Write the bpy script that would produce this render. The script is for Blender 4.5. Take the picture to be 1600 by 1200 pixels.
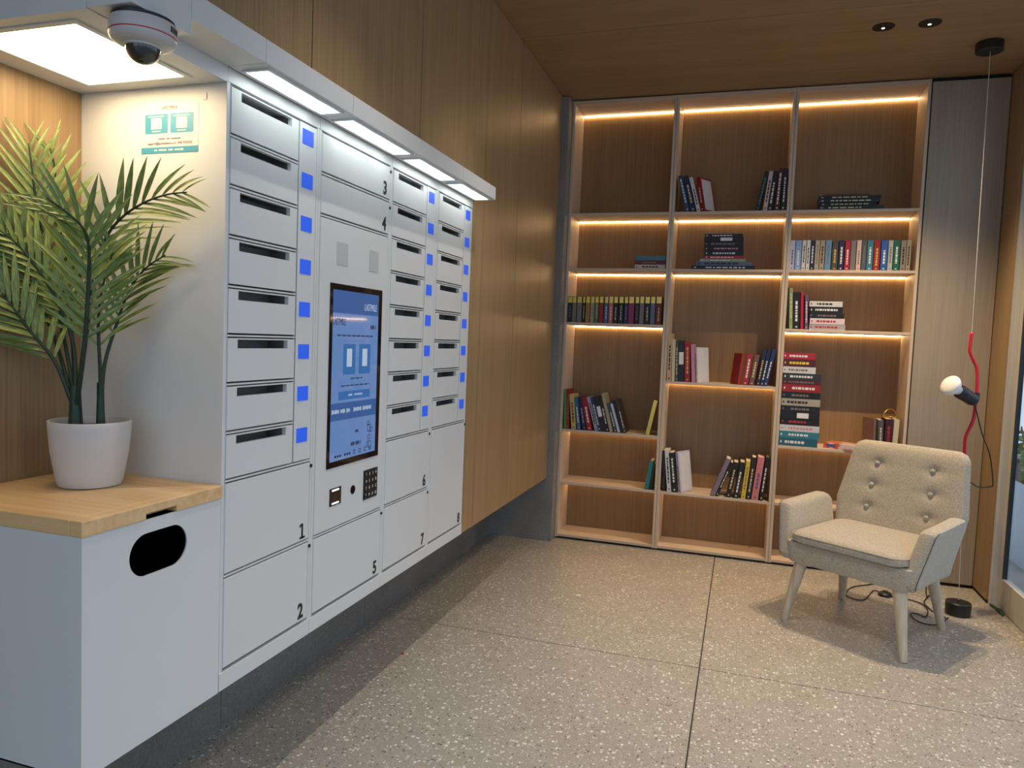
import bpy, bmesh, math, random
from mathutils import Vector, Matrix, Euler

for o in list(bpy.data.objects):
    bpy.data.objects.remove(o, do_unlink=True)
SC = bpy.context.scene
COL = SC.collection
S = 0.85            # survey units -> metres
PI = math.pi

# ------------------------------------------------------------------ camera
def make_camera():
    f, yaw, pitch, roll = 1133.548, math.radians(-17.5845), math.radians(-3.4841), math.radians(2.24886)
    cy, sy, cp, sp = math.cos(yaw), math.sin(yaw), math.cos(pitch), math.sin(pitch)
    fw = Vector((sy*cp, cy*cp, sp)); r = Vector((cy, -sy, 0)); u = r.cross(fw)
    cr, sr = math.cos(roll), math.sin(roll)
    r2 = cr*r + sr*u; u2 = -sr*r + cr*u
    cam = bpy.data.cameras.new('camera'); cam.sensor_width = 36; cam.lens = f*36/1600
    cam.clip_start = 0.02; cam.clip_end = 200
    o = bpy.data.objects.new('camera', cam); COL.objects.link(o)
    m = Matrix((r2, u2, -fw)).transposed().to_4x4()
    m.translation = Vector((1.35612, 0, 1.5))*S
    o.matrix_world = m
    SC.camera = o
make_camera()

# ------------------------------------------------------------------ world, exposure
W = bpy.data.worlds.new('sky'); SC.world = W; W.use_nodes = True
bg = W.node_tree.nodes['Background']
bg.inputs[0].default_value = (0.71, 0.82, 1.0, 1)
bg.inputs[1].default_value = SKY_STRENGTH = 1.3
SC.view_settings.view_transform = 'Standard'
SC.view_settings.look = 'None'
SC.view_settings.gamma = 1
SC.view_settings.use_curve_mapping = False
SC.view_settings.exposure = 0.0
LED_STRENGTH = 22.0          # bookcase strips
NICHE_STRENGTH = 12.0         # square panel over the plant
CANOPY_STRENGTH = 6.5        # four panels over the lockers
SPOT_WATT = 112.0             # each recessed ceiling downlight
WARM = (1.0, 0.66, 0.33)

# ------------------------------------------------------------------ materials
def srgb(r, g, b):
    f = lambda c: (c/255/12.92) if c <= 10 else (((c/255)+0.055)/1.055)**2.4
    return (f(r), f(g), f(b))
MATS = {}
def _new(name):
    m = bpy.data.materials.new(name); m.use_nodes = True
    nt = m.node_tree; b = nt.nodes['Principled BSDF']
    return m, nt, b
def plain(name, col, rough=0.5, metal=0.0, var=0.04, scale=30, bump=0.0, spec=0.5, coat=0.0):
    if name in MATS: return MATS[name]
    m, nt, b = _new(name)
    tc = nt.nodes.new('ShaderNodeTexCoord'); nz = nt.nodes.new('ShaderNodeTexNoise')
    nz.inputs['Scale'].default_value = scale; nz.inputs['Detail'].default_value = 3
    nt.links.new(tc.outputs['Object'], nz.inputs['Vector'])
    mx = nt.nodes.new('ShaderNodeMix'); mx.data_type = 'RGBA'
    mx.inputs[6].default_value = (*[c*(1-var) for c in col], 1)
    mx.inputs[7].default_value = (*[min(1, c*(1+var)) for c in col], 1)
    nt.links.new(nz.outputs['Fac'], mx.inputs[0])
    nt.links.new(mx.outputs[2], b.inputs['Base Color'])
    b.inputs['Roughness'].default_value = rough; b.inputs['Metallic'].default_value = metal
    b.inputs['Specular IOR Level'].default_value = spec
    b.inputs['Coat Weight'].default_value = coat
    if bump:
        bp = nt.nodes.new('ShaderNodeBump'); bp.inputs['Strength'].default_value = bump
        bp.inputs['Distance'].default_value = 0.002
        nt.links.new(nz.outputs['Fac'], bp.inputs['Height']); nt.links.new(bp.outputs[0], b.inputs['Normal'])
    MATS[name] = m
    return m
def emit(name, col, strength, base=(0.8, 0.8, 0.8)):
    if name in MATS: return MATS[name]
    m, nt, b = _new(name)
    b.inputs['Base Color'].default_value = (*base, 1)
    b.inputs['Emission Color'].default_value = (*col, 1)
    b.inputs['Emission Strength'].default_value = strength
    MATS[name] = m
    return m
def wood(name, col_a, col_b, axis, rough=0.45, fine=140, bump=0.12):
    """oak veneer, grain running along the given axis (0 x, 1 y, 2 z)"""
    if name in MATS: return MATS[name]
    m, nt, b = _new(name)
    L = nt.links.new
    tc = nt.nodes.new('ShaderNodeTexCoord')
    def noise(sc_cross, sc_along, detail):
        mp = nt.nodes.new('ShaderNodeMapping')
        s = [sc_cross]*3; s[axis] = sc_along
        mp.inputs['Scale'].default_value = s
        nz = nt.nodes.new('ShaderNodeTexNoise'); nz.inputs['Scale'].default_value = 1
        nz.inputs['Detail'].default_value = detail; nz.inputs['Roughness'].default_value = 0.6
        L(tc.outputs['Object'], mp.inputs[0]); L(mp.outputs[0], nz.inputs['Vector'])
        return nz
    n1 = noise(fine, 2.2, 4); n2 = noise(22, 0.5, 3)
    ad = nt.nodes.new('ShaderNodeMath'); ad.operation = 'MULTIPLY_ADD'
    ad.inputs[1].default_value = 0.65
    ad2 = nt.nodes.new('ShaderNodeMath'); ad2.operation = 'MULTIPLY'; ad2.inputs[1].default_value = 0.35
    L(n2.outputs['Fac'], ad2.inputs[0]); L(n1.outputs['Fac'], ad.inputs[0]); L(ad2.outputs[0], ad.inputs[2])
    rp = nt.nodes.new('ShaderNodeValToRGB')
    rp.color_ramp.elements[0].position = 0.34; rp.color_ramp.elements[0].color = (*col_a, 1)
    rp.color_ramp.elements[1].position = 0.66; rp.color_ramp.elements[1].color = (*col_b, 1)
    L(ad.outputs[0], rp.inputs[0]); L(rp.outputs[0], b.inputs['Base Color'])
    bp = nt.nodes.new('ShaderNodeBump'); bp.inputs['Strength'].default_value = bump; bp.inputs['Distance'].default_value = 0.002
    L(n1.outputs['Fac'], bp.inputs['Height']); L(bp.outputs[0], b.inputs['Normal'])
    b.inputs['Roughness'].default_value = rough
    MATS[name] = m
    return m
def terrazzo():
    m, nt, b = _new('terrazzo'); L = nt.links.new
    tc = nt.nodes.new('ShaderNodeTexCoord')
    nz = nt.nodes.new('ShaderNodeTexNoise'); nz.inputs['Scale'].default_value = 6; nz.inputs['Detail'].default_value = 6
    L(tc.outputs['Object'], nz.inputs['Vector'])
    wn = nt.nodes.new('ShaderNodeTexNoise'); wn.inputs['Scale'].default_value = 260; wn.inputs['Detail'].default_value = 2
    L(tc.outputs['Object'], wn.inputs['Vector'])
    base = nt.nodes.new('ShaderNodeMix'); base.data_type = 'RGBA'
    base.inputs[6].default_value = (0.285, 0.265, 0.235, 1); base.inputs[7].default_value = (0.375, 0.345, 0.305, 1)
    L(wn.outputs['Fac'], base.inputs[0])
    prev = base.outputs[2]
    def chips(scale, lo, hi, radius, ca, cb):
        nonlocal prev
        v = nt.nodes.new('ShaderNodeTexVoronoi'); v.voronoi_dimensions = '2D'; v.inputs['Scale'].default_value = scale
        v.inputs['Randomness'].default_value = 1
        # ragged outlines
        mixv = nt.nodes.new('ShaderNodeMix'); mixv.data_type = 'VECTOR'; mixv.inputs[0].default_value = 0.003
        nn = nt.nodes.new('ShaderNodeTexNoise'); nn.inputs['Scale'].default_value = 90
        L(tc.outputs['Object'], nn.inputs['Vector'])
        L(tc.outputs['Object'], mixv.inputs[4]); L(nn.outputs['Color'], mixv.inputs[5])
        L(mixv.outputs[1], v.inputs['Vector'])
        sep = nt.nodes.new('ShaderNodeSeparateColor'); L(v.outputs['Color'], sep.inputs[0])
        a = nt.nodes.new('ShaderNodeMath'); a.operation = 'GREATER_THAN'; a.inputs[1].default_value = lo; L(sep.outputs[0], a.inputs[0])
        c = nt.nodes.new('ShaderNodeMath'); c.operation = 'LESS_THAN'; c.inputs[1].default_value = hi; L(sep.outputs[0], c.inputs[0])
        rad = nt.nodes.new('ShaderNodeMath'); rad.operation = 'MULTIPLY'; rad.inputs[1].default_value = radius; L(sep.outputs[1], rad.inputs[0])
        d = nt.nodes.new('ShaderNodeMath'); d.operation = 'LESS_THAN'; L(v.outputs['Distance'], d.inputs[0]); L(rad.outputs[0], d.inputs[1])
        m1 = nt.nodes.new('ShaderNodeMath'); m1.operation = 'MULTIPLY'; L(a.outputs[0], m1.inputs[0]); L(c.outputs[0], m1.inputs[1])
        m2 = nt.nodes.new('ShaderNodeMath'); m2.operation = 'MULTIPLY'; L(m1.outputs[0], m2.inputs[0]); L(d.outputs[0], m2.inputs[1])
        cc = nt.nodes.new('ShaderNodeMix'); cc.data_type = 'RGBA'
        cc.inputs[6].default_value = (*ca, 1); cc.inputs[7].default_value = (*cb, 1); L(sep.outputs[2], cc.inputs[0])
        mx = nt.nodes.new('ShaderNodeMix'); mx.data_type = 'RGBA'
        L(m2.outputs[0], mx.inputs[0]); L(prev, mx.inputs[6]); L(cc.outputs[2], mx.inputs[7])
        prev = mx.outputs[2]
    chips(230, 0.35, 1.0, 0.60, (0.36, 0.32, 0.26), (0.52, 0.47, 0.40))
    chips(120, 0.0, 0.12, 0.50, (0.07, 0.06, 0.05), (0.17, 0.13, 0.11))
    chips(95, 0.72, 1.0, 0.52, (0.46, 0.43, 0.37), (0.82, 0.80, 0.75))
    chips(55, 0.86, 1.0, 0.42, (0.26, 0.19, 0.14), (0.74, 0.70, 0.64))
    tone = nt.nodes.new('ShaderNodeMix'); tone.data_type = 'RGBA'; tone.blend_type = 'MULTIPLY'; tone.inputs[0].default_value = 0.35
    gr = nt.nodes.new('ShaderNodeValToRGB'); gr.color_ramp.elements[0].position = 0.3; gr.color_ramp.elements[1].position = 0.7
    gr.color_ramp.elements[0].color = (0.72, 0.72, 0.72, 1)
    L(nz.outputs['Fac'], gr.inputs[0]); L(prev, tone.inputs[6]); L(gr.outputs[0], tone.inputs[7])
    L(tone.outputs[2], b.inputs['Base Color'])
    b.inputs['Roughness'].default_value = 0.42
    return m
def concrete(name, a, c):
    m, nt, b = _new(name); L = nt.links.new
    tc = nt.nodes.new('ShaderNodeTexCoord')
    n1 = nt.nodes.new('ShaderNodeTexNoise'); n1.inputs['Scale'].default_value = 3; n1.inputs['Detail'].default_value = 8
    n2 = nt.nodes.new('ShaderNodeTexNoise'); n2.inputs['Scale'].default_value = 120; n2.inputs['Detail'].default_value = 3
    for n in (n1, n2): L(tc.outputs['Object'], n.inputs['Vector'])
    md = nt.nodes.new('ShaderNodeMath'); md.operation = 'ADD'; L(n1.outputs['Fac'], md.inputs[0]); L(n2.outputs['Fac'], md.inputs[1])
    rp = nt.nodes.new('ShaderNodeValToRGB')
    rp.color_ramp.elements[0].position = 0.36; rp.color_ramp.elements[1].position = 0.64
    rp.color_ramp.elements[0].color = (*a, 1); rp.color_ramp.elements[1].color = (*c, 1)
    hf = nt.nodes.new('ShaderNodeMath'); hf.operation = 'MULTIPLY'; hf.inputs[1].default_value = 0.5
    L(md.outputs[0], hf.inputs[0]); L(hf.outputs[0], rp.inputs[0]); L(rp.outputs[0], b.inputs['Base Color'])
    bp = nt.nodes.new('ShaderNodeBump'); bp.inputs['Strength'].default_value = 0.25; bp.inputs['Distance'].default_value = 0.002
    L(n2.outputs['Fac'], bp.inputs['Height']); L(bp.outputs[0], b.inputs['Normal'])
    b.inputs['Roughness'].default_value = 0.7
    return m
def fabric():
    m, nt, b = _new('linen_fabric'); L = nt.links.new
    tc = nt.nodes.new('ShaderNodeTexCoord')
    def n(scale, st):
        mp = nt.nodes.new('ShaderNodeMapping'); mp.inputs['Scale'].default_value = st
        z = nt.nodes.new('ShaderNodeTexNoise'); z.inputs['Scale'].default_value = scale; z.inputs['Detail'].default_value = 2
        L(tc.outputs['Object'], mp.inputs[0]); L(mp.outputs[0], z.inputs['Vector']); return z
    a = n(190, (1, 1, 3)); c = n(190, (3, 3, 1))
    mm = nt.nodes.new('ShaderNodeMath'); mm.operation = 'ADD'; L(a.outputs['Fac'], mm.inputs[0]); L(c.outputs['Fac'], mm.inputs[1])
    hf = nt.nodes.new('ShaderNodeMath'); hf.operation = 'MULTIPLY'; hf.inputs[1].default_value = 0.5; L(mm.outputs[0], hf.inputs[0])
    rp = nt.nodes.new('ShaderNodeValToRGB')
    rp.color_ramp.elements[0].position = 0.36; rp.color_ramp.elements[1].position = 0.64
    rp.color_ramp.elements[0].color = (0.255, 0.222, 0.175, 1); rp.color_ramp.elements[1].color = (0.575, 0.520, 0.435, 1)
    L(hf.outputs[0], rp.inputs[0]); L(rp.outputs[0], b.inputs['Base Color'])
    bp = nt.nodes.new('ShaderNodeBump'); bp.inputs['Strength'].default_value = 0.4; bp.inputs['Distance'].default_value = 0.002
    L(hf.outputs[0], bp.inputs['Height']); L(bp.outputs[0], b.inputs['Normal'])
    b.inputs['Roughness'].default_value = 0.9; b.inputs['Sheen Weight'].default_value = 0.25
    b.inputs['Specular IOR Level'].default_value = 0.2
    return m
def glass():
    m = bpy.data.materials.new('window_glass'); m.use_nodes = True
    nt = m.node_tree; nt.nodes.clear(); L = nt.links.new
    out = nt.nodes.new('ShaderNodeOutputMaterial'); mx = nt.nodes.new('ShaderNodeMixShader')
    tr = nt.nodes.new('ShaderNodeBsdfTransparent'); tr.inputs[0].default_value = (0.90, 0.95, 0.97, 1)
    gl = nt.nodes.new('ShaderNodeBsdfGlossy'); gl.inputs['Roughness'].default_value = 0.01
    lw = nt.nodes.new('ShaderNodeLayerWeight'); lw.inputs[0].default_value = 0.5
    pw = nt.nodes.new('ShaderNodeMath'); pw.operation = 'POWER'; pw.inputs[1].default_value = 5; L(lw.outputs['Facing'], pw.inputs[0])
    fr = nt.nodes.new('ShaderNodeMath'); fr.operation = 'MULTIPLY_ADD'; fr.inputs[1].default_value = 0.9; fr.inputs[2].default_value = 0.04; L(pw.outputs[0], fr.inputs[0])
    L(fr.outputs[0], mx.inputs[0]); L(tr.outputs[0], mx.inputs[1]); L(gl.outputs[0], mx.inputs[2]); L(mx.outputs[0], out.inputs[0])
    return m
def leafmat(name, a, c):
    m, nt, b = _new(name); L = nt.links.new
    tc = nt.nodes.new('ShaderNodeTexCoord')
    sx = nt.nodes.new('ShaderNodeSeparateXYZ'); L(tc.outputs['Object'], sx.inputs[0])
    nz = nt.nodes.new('ShaderNodeTexNoise'); nz.inputs['Scale'].default_value = 3
    mp = nt.nodes.new('ShaderNodeMapping'); mp.inputs['Scale'].default_value = (2, 60, 2)
    L(tc.outputs['Object'], mp.inputs[0]); L(mp.outputs[0], nz.inputs['Vector'])
    rp = nt.nodes.new('ShaderNodeValToRGB')
    rp.color_ramp.elements[0].position = 0.35; rp.color_ramp.elements[1].position = 0.65
    rp.color_ramp.elements[0].color = (*a, 1); rp.color_ramp.elements[1].color = (*c, 1)
    L(nz.outputs['Fac'], rp.inputs[0]); L(rp.outputs[0], b.inputs['Base Color'])
    b.inputs['Roughness'].default_value = 0.38
    b.inputs['Subsurface Weight'].default_value = 0.0
    return m

M = {}
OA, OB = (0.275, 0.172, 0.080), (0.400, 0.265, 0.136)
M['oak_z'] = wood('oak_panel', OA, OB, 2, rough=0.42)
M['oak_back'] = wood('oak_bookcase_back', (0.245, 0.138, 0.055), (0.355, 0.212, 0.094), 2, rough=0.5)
M['oak_x'] = wood('oak_ceiling', OA, OB, 0, rough=0.5)
PA, PB = (0.520, 0.400, 0.300), (0.630, 0.500, 0.390)
M['pale_z'] = wood('pale_ash_upright', PA, PB, 2, rough=0.5, bump=0.06)
M['pale_x'] = wood('pale_ash_shelf', PA, PB, 0, rough=0.5, bump=0.06)
M['greywood'] = wood('grey_oak_panel', (0.295, 0.240, 0.185), (0.385, 0.320, 0.252), 2, rough=0.5)
M['block'] = wood('oak_block_lid', (0.62, 0.375, 0.165), (0.80, 0.545, 0.285), 0, rough=0.38, fine=60)
M['chairleg'] = wood('limed_leg', (0.46, 0.37, 0.26), (0.64, 0.55, 0.42), 2, rough=0.5, fine=70)
M['terrazzo'] = terrazzo()
M['grout'] = plain('dark_joint', (0.035, 0.032, 0.03), 0.8)
M['black_gap'] = plain('shadow_gap', (0.012, 0.011, 0.010), 0.8)
M['concrete'] = concrete('concrete_grey', (0.17, 0.165, 0.155), (0.28, 0.27, 0.255))
M['plinth'] = concrete('plinth_stone', (0.13, 0.125, 0.115), (0.22, 0.21, 0.195))
M['white'] = plain('white_powder_coat', (0.66, 0.67, 0.67), 0.42, var=0.015, scale=400, bump=0.03)
M['white_dark'] = plain('grey_inner_metal', (0.16, 0.17, 0.155), 0.5)
M['plaster'] = plain('plaster', (0.55, 0.52, 0.48), 0.9, var=0.03)
M['fabric'] = fabric()
M['black'] = plain('black_plastic', (0.012, 0.012, 0.013), 0.4)
M['black_gloss'] = plain('black_glass', (0.006, 0.006, 0.007), 0.06, spec=0.35)
M['ink'] = plain('black_lettering', (0.01, 0.01, 0.01), 0.6)
M['frame'] = wood('pale_window_frame', (0.44, 0.41, 0.36), (0.56, 0.53, 0.48), 2, rough=0.5, bump=0.04)
M['glass'] = glass()
M['pot'] = plain('pot_ceramic', (0.62, 0.58, 0.55), 0.55, var=0.02)
M['soil'] = plain('dark_filler', (0.02, 0.02, 0.02), 0.9, var=0.3, scale=120)
M['leaf'] = leafmat('palm_leaf', (0.05, 0.105, 0.022), (0.30, 0.37, 0.10))
M['stem'] = plain('palm_stem', (0.018, 0.040, 0.022), 0.45, var=0.3, scale=40)
M['red'] = plain('red_lacquer_tube', (0.58, 0.012, 0.03), 0.3)
M['bulb'] = plain('white_bulb', (0.85, 0.85, 0.85), 0.25)
M['steel'] = plain('brushed_steel', (0.50, 0.51, 0.52), 0.38, var=0.06, scale=80)
M['paper'] = plain('book_pages', (0.66, 0.56, 0.44), 0.85, var=0.08, scale=300)
M['led'] = emit('led_strip', (1.0, 0.68, 0.33), LED_STRENGTH)
M['niche_light'] = emit('niche_light_panel', (1.0, 0.75, 0.43), NICHE_STRENGTH)
M['canopy_light'] = emit('canopy_diffuser', (0.90, 1.0, 0.96), CANOPY_STRENGTH)
def lamp_tubes(m, lo, hi):
    # three small lamps glow through each frosted cover
    nt = m.node_tree; L = nt.links.new
    tc = nt.nodes.new('ShaderNodeTexCoord'); sx = nt.nodes.new('ShaderNodeSeparateXYZ'); L(tc.outputs['Generated'], sx.inputs[0])
    a = nt.nodes.new('ShaderNodeMath'); a.operation = 'MULTIPLY'; a.inputs[1].default_value = 3*2*PI; L(sx.outputs[1], a.inputs[0])
    c = nt.nodes.new('ShaderNodeMath'); c.operation = 'COSINE'; L(a.outputs[0], c.inputs[0])
    r = nt.nodes.new('ShaderNodeMapRange'); r.inputs[1].default_value = 1; r.inputs[2].default_value = -1
    r.inputs[3].default_value = lo; r.inputs[4].default_value = hi; L(c.outputs[0], r.inputs[0])
    L(r.outputs[0], nt.nodes['Principled BSDF'].inputs['Emission Strength'])
lamp_tubes(M['canopy_light'], CANOPY_STRENGTH*0.35, CANOPY_STRENGTH*1.5)
M['screen'] = emit('screen_blue', srgb(112, 152, 214), 0.62, base=(0.02, 0.02, 0.03))
M['screen'].node_tree.nodes['Principled BSDF'].inputs['Roughness'].default_value = 0.05
M['screen_dark'] = emit('screen_band', srgb(44, 98, 170), 0.62, base=(0.02, 0.02, 0.03))
M['screen_card'] = emit('screen_card', srgb(36, 116, 190), 0.62, base=(0.02, 0.02, 0.03))
M['screen_white'] = emit('screen_white', srgb(205, 222, 245), 0.62, base=(0.02, 0.02, 0.03))
M['screen_ink'] = plain('screen_ink', (0.012, 0.03, 0.08), 0.2)
M['name_blue'] = emit('name_display', srgb(36, 104, 250), 0.45, base=(0.01, 0.06, 0.5))
M['led_white'] = emit('reader_led', (1, 1, 1), 2.5)
M['lens'] = emit('downlight_lens', (1.0, 0.85, 0.62), 4.0)
M['poster'] = plain('poster_paper', (0.72, 0.67, 0.64), 0.35, var=0.01)
M['poster_teal'] = plain('poster_teal', srgb(70, 150, 178), 0.35)
M['poster_ink'] = plain('poster_ink', srgb(70, 60, 50), 0.5)
M['cam_white'] = plain('camera_housing', (0.55, 0.53, 0.52), 0.35)
M['cam_red'] = plain('camera_red_ring', srgb(190, 20, 45), 0.4)
M['green_cord'] = plain('green_cord', (0.02, 0.09, 0.04), 0.5)
M['outleaf'] = leafmat('outdoor_leaf', (0.04, 0.14, 0.015), (0.13, 0.30, 0.04))
M['planter'] = plain('outdoor_planter', (0.50, 0.56, 0.62), 0.8)
M['paving'] = plain('outdoor_paving', (0.32, 0.32, 0.31), 0.85, scale=8, var=0.15)
M['goldbook'] = plain('gold_foil', (0.75, 0.52, 0.12), 0.25, metal=1.0)

# ------------------------------------------------------------------ mesh helpers
ORG = {}
def org(o): return ORG.get(o, Vector((0, 0, 0)))
def tag(o, label=None, cat=None, group=None, kind=None):
    if label: o['label'] = label
    if cat: o['category'] = cat
    if group: o['group'] = group
    if kind: o['kind'] = kind
    return o
def empty(name, loc, label, cat, group=None, kind=None, rot=(0, 0, 0)):
    o = bpy.data.objects.new(name, None); COL.objects.link(o)
    o.empty_display_size = 0.05
    o.location = Vector(loc)*S; o.rotation_euler = rot
    ORG[o] = Vector(loc)
    return tag(o, label, cat, group, kind)
class MB:
    def __init__(s): s.v = []; s.f = []
    def add(s, vs, fs, m=None):
        b = len(s.v)
        s.v += [tuple(m @ Vector(p)) if m is not None else tuple(p) for p in vs]
        s.f += [tuple(i+b for i in f) for f in fs]
        return s
    def box(s, x0, x1, y0, y1, z0, z1, m=None):
        vs = [(x, y, z) for x in (x0, x1) for y in (y0, y1) for z in (z0, z1)]
        return s.add(vs, [(0, 1, 3, 2), (4, 6, 7, 5), (0, 4, 5, 1), (2, 3, 7, 6), (0, 2, 6, 4), (1, 5, 7, 3)], m)
    def loft(s, rows, cap=True, closed=True, m=None):
        n = len(rows[0]); vs = [p for r in rows for p in r]; fs = []
        for i in range(len(rows)-1):
            for j in range(n if closed else n-1):
                k = (j+1) % n
                fs.append((i*n+j, i*n+k, (i+1)*n+k, (i+1)*n+j))
        if cap and closed:
            fs.append(tuple(range(n-1, -1, -1))); fs.append(tuple((len(rows)-1)*n+j for j in range(n)))
        return s.add(vs, fs, m)
    def lathe(s, prof, n=32, c=(0, 0, 0), m=None):
        rows = [[(c[0]+r*math.cos(2*PI*j/n), c[1]+r*math.sin(2*PI*j/n), c[2]+z) for j in range(n)] for r, z in prof]
        return s.loft(rows, True, True, m)
    def tube(s, pts, r, n=8, m=None):
        pts = [Vector(p) for p in pts]; rows = []
        rr = r if isinstance(r, (list, tuple)) else [r]*len(pts)
        up = None
        for i, p in enumerate(pts):
            t = (pts[min(i+1, len(pts)-1)] - pts[max(i-1, 0)]).normalized()
            if up is None:
                up = Vector((0, 0, 1)) if abs(t.z) < 0.9 else Vector((1, 0, 0))
            a = t.cross(up)
            if a.length < 1e-5: a = t.cross(Vector((0, 1, 0)))
            a.normalize(); b2 = a.cross(t).normalized(); up = b2
            rows.append([tuple(p + rr[i]*(math.cos(2*PI*j/n)*a + math.sin(2*PI*j/n)*b2)) for j in range(n)])
        return s.loft(rows, True, True, m)
    def plate(s, outer, inner, to3, t0, t1):
        """flat plate with a hole; outer, inner: loops of (a,b) with equal length; to3(a,b,t)"""
        n = len(outer)
        vs = [to3(*p, t1) for p in outer]+[to3(*p, t1) for p in inner]+[to3(*p, t0) for p in outer]+[to3(*p, t0) for p in inner]
        fs = []
        for j in range(n):
            k = (j+1) % n
            fs += [(j, k, n+k, n+j), (2*n+j, 3*n+j, 3*n+k, 2*n+k), (j, 2*n+j, 2*n+k, k), (n+j, n+k, 3*n+k, 3*n+j)]
        return s.add(vs, fs)
    def build(s, name, mat, parent=None, smooth=False, bevel=0.0, local=False, seg=2):
        o0 = Vector((0, 0, 0)) if local else org(parent)
        me = bpy.data.meshes.new(name)
        me.from_pydata([tuple((Vector(p)-o0)*S) for p in s.v], [], s.f)
        bm = bmesh.new(); bm.from_mesh(me)
        bmesh.ops.recalc_face_normals(bm, faces=bm.faces)
        if bevel:
            ed = [e for e in bm.edges if len(e.link_faces) == 2 and e.calc_face_angle(0) > 0.5]
            bmesh.ops.bevel(bm, geom=ed, offset=bevel*S, segments=seg, profile=0.5, affect='EDGES', clamp_overlap=True)
        bm.to_mesh(me); bm.free()
        if smooth:
            for p in me.polygons: p.use_smooth = True
            if smooth == 'auto':
                bm = bmesh.new(); bm.from_mesh(me)
                for e in bm.edges: e.smooth = not (len(e.link_faces) == 2 and e.calc_face_angle(0) > 0.6)
                bm.to_mesh(me); bm.free()
        me.materials.append(mat)
        o = bpy.data.objects.new(name, me); COL.objects.link(o)
        if parent is not None:
            o.parent = parent
            ORG[o] = o0
        return o
def copy_part(o, parent, shift=(0, 0, 0)):
    c = o.copy(); COL.objects.link(c); c.parent = parent
    c.location = o.location + Vector(shift)*S
    ORG[c] = org(parent)
    return c
RIGHTX = Matrix(((0, 0, 1), (1, 0, 0), (0, 1, 0)))      # writing on a face looking towards +x
RIGHTY = Matrix(((1, 0, 0), (0, 0, -1), (0, 1, 0)))     # writing on a face looking towards -y
def text(name, body, size, mat, parent, loc, rot, align='CENTER', width=1.0, depth=0.0006, bold=0.0):
    cu = bpy.data.curves.new(name, 'FONT'); cu.body = body; cu.size = size*S
    cu.align_x = align; cu.align_y = 'CENTER'; cu.extrude = depth*S; cu.offset = bold*S; cu.resolution_u = 3
    t = bpy.data.objects.new(name, cu); COL.objects.link(t)
    dg = bpy.context.evaluated_depsgraph_get()
    me = bpy.data.meshes.new_from_object(t.evaluated_get(dg))
    bpy.data.objects.remove(t, do_unlink=True); bpy.data.curves.remove(cu)
    me.transform(rot.to_4x4() @ Matrix.Diagonal((width, 1, 1, 1)))
    me.name = name
    me.materials.clear(); me.materials.append(mat)
    o = bpy.data.objects.new(name, me); COL.objects.link(o)
    o.parent = parent; o.location = (Vector(loc)-org(parent))*S
    ORG[o] = org(parent)
    return o
def bez(pts, n=8):
    """Catmull-Rom through the points"""
    P = [Vector(p) for p in pts]; P = [2*P[0]-P[1]]+P+[2*P[-1]-P[-2]]; out = []
    for i in range(1, len(P)-2):
        for k in range(n):
            t = k/n
            out.append(0.5*((2*P[i])+(P[i+1]-P[i-1])*t+(2*P[i-1]-5*P[i]+4*P[i+1]-P[i+2])*t*t+(3*P[i]-P[i-1]-3*P[i+1]+P[i+2])*t**3))
    out.append(P[-2]); return out

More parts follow.
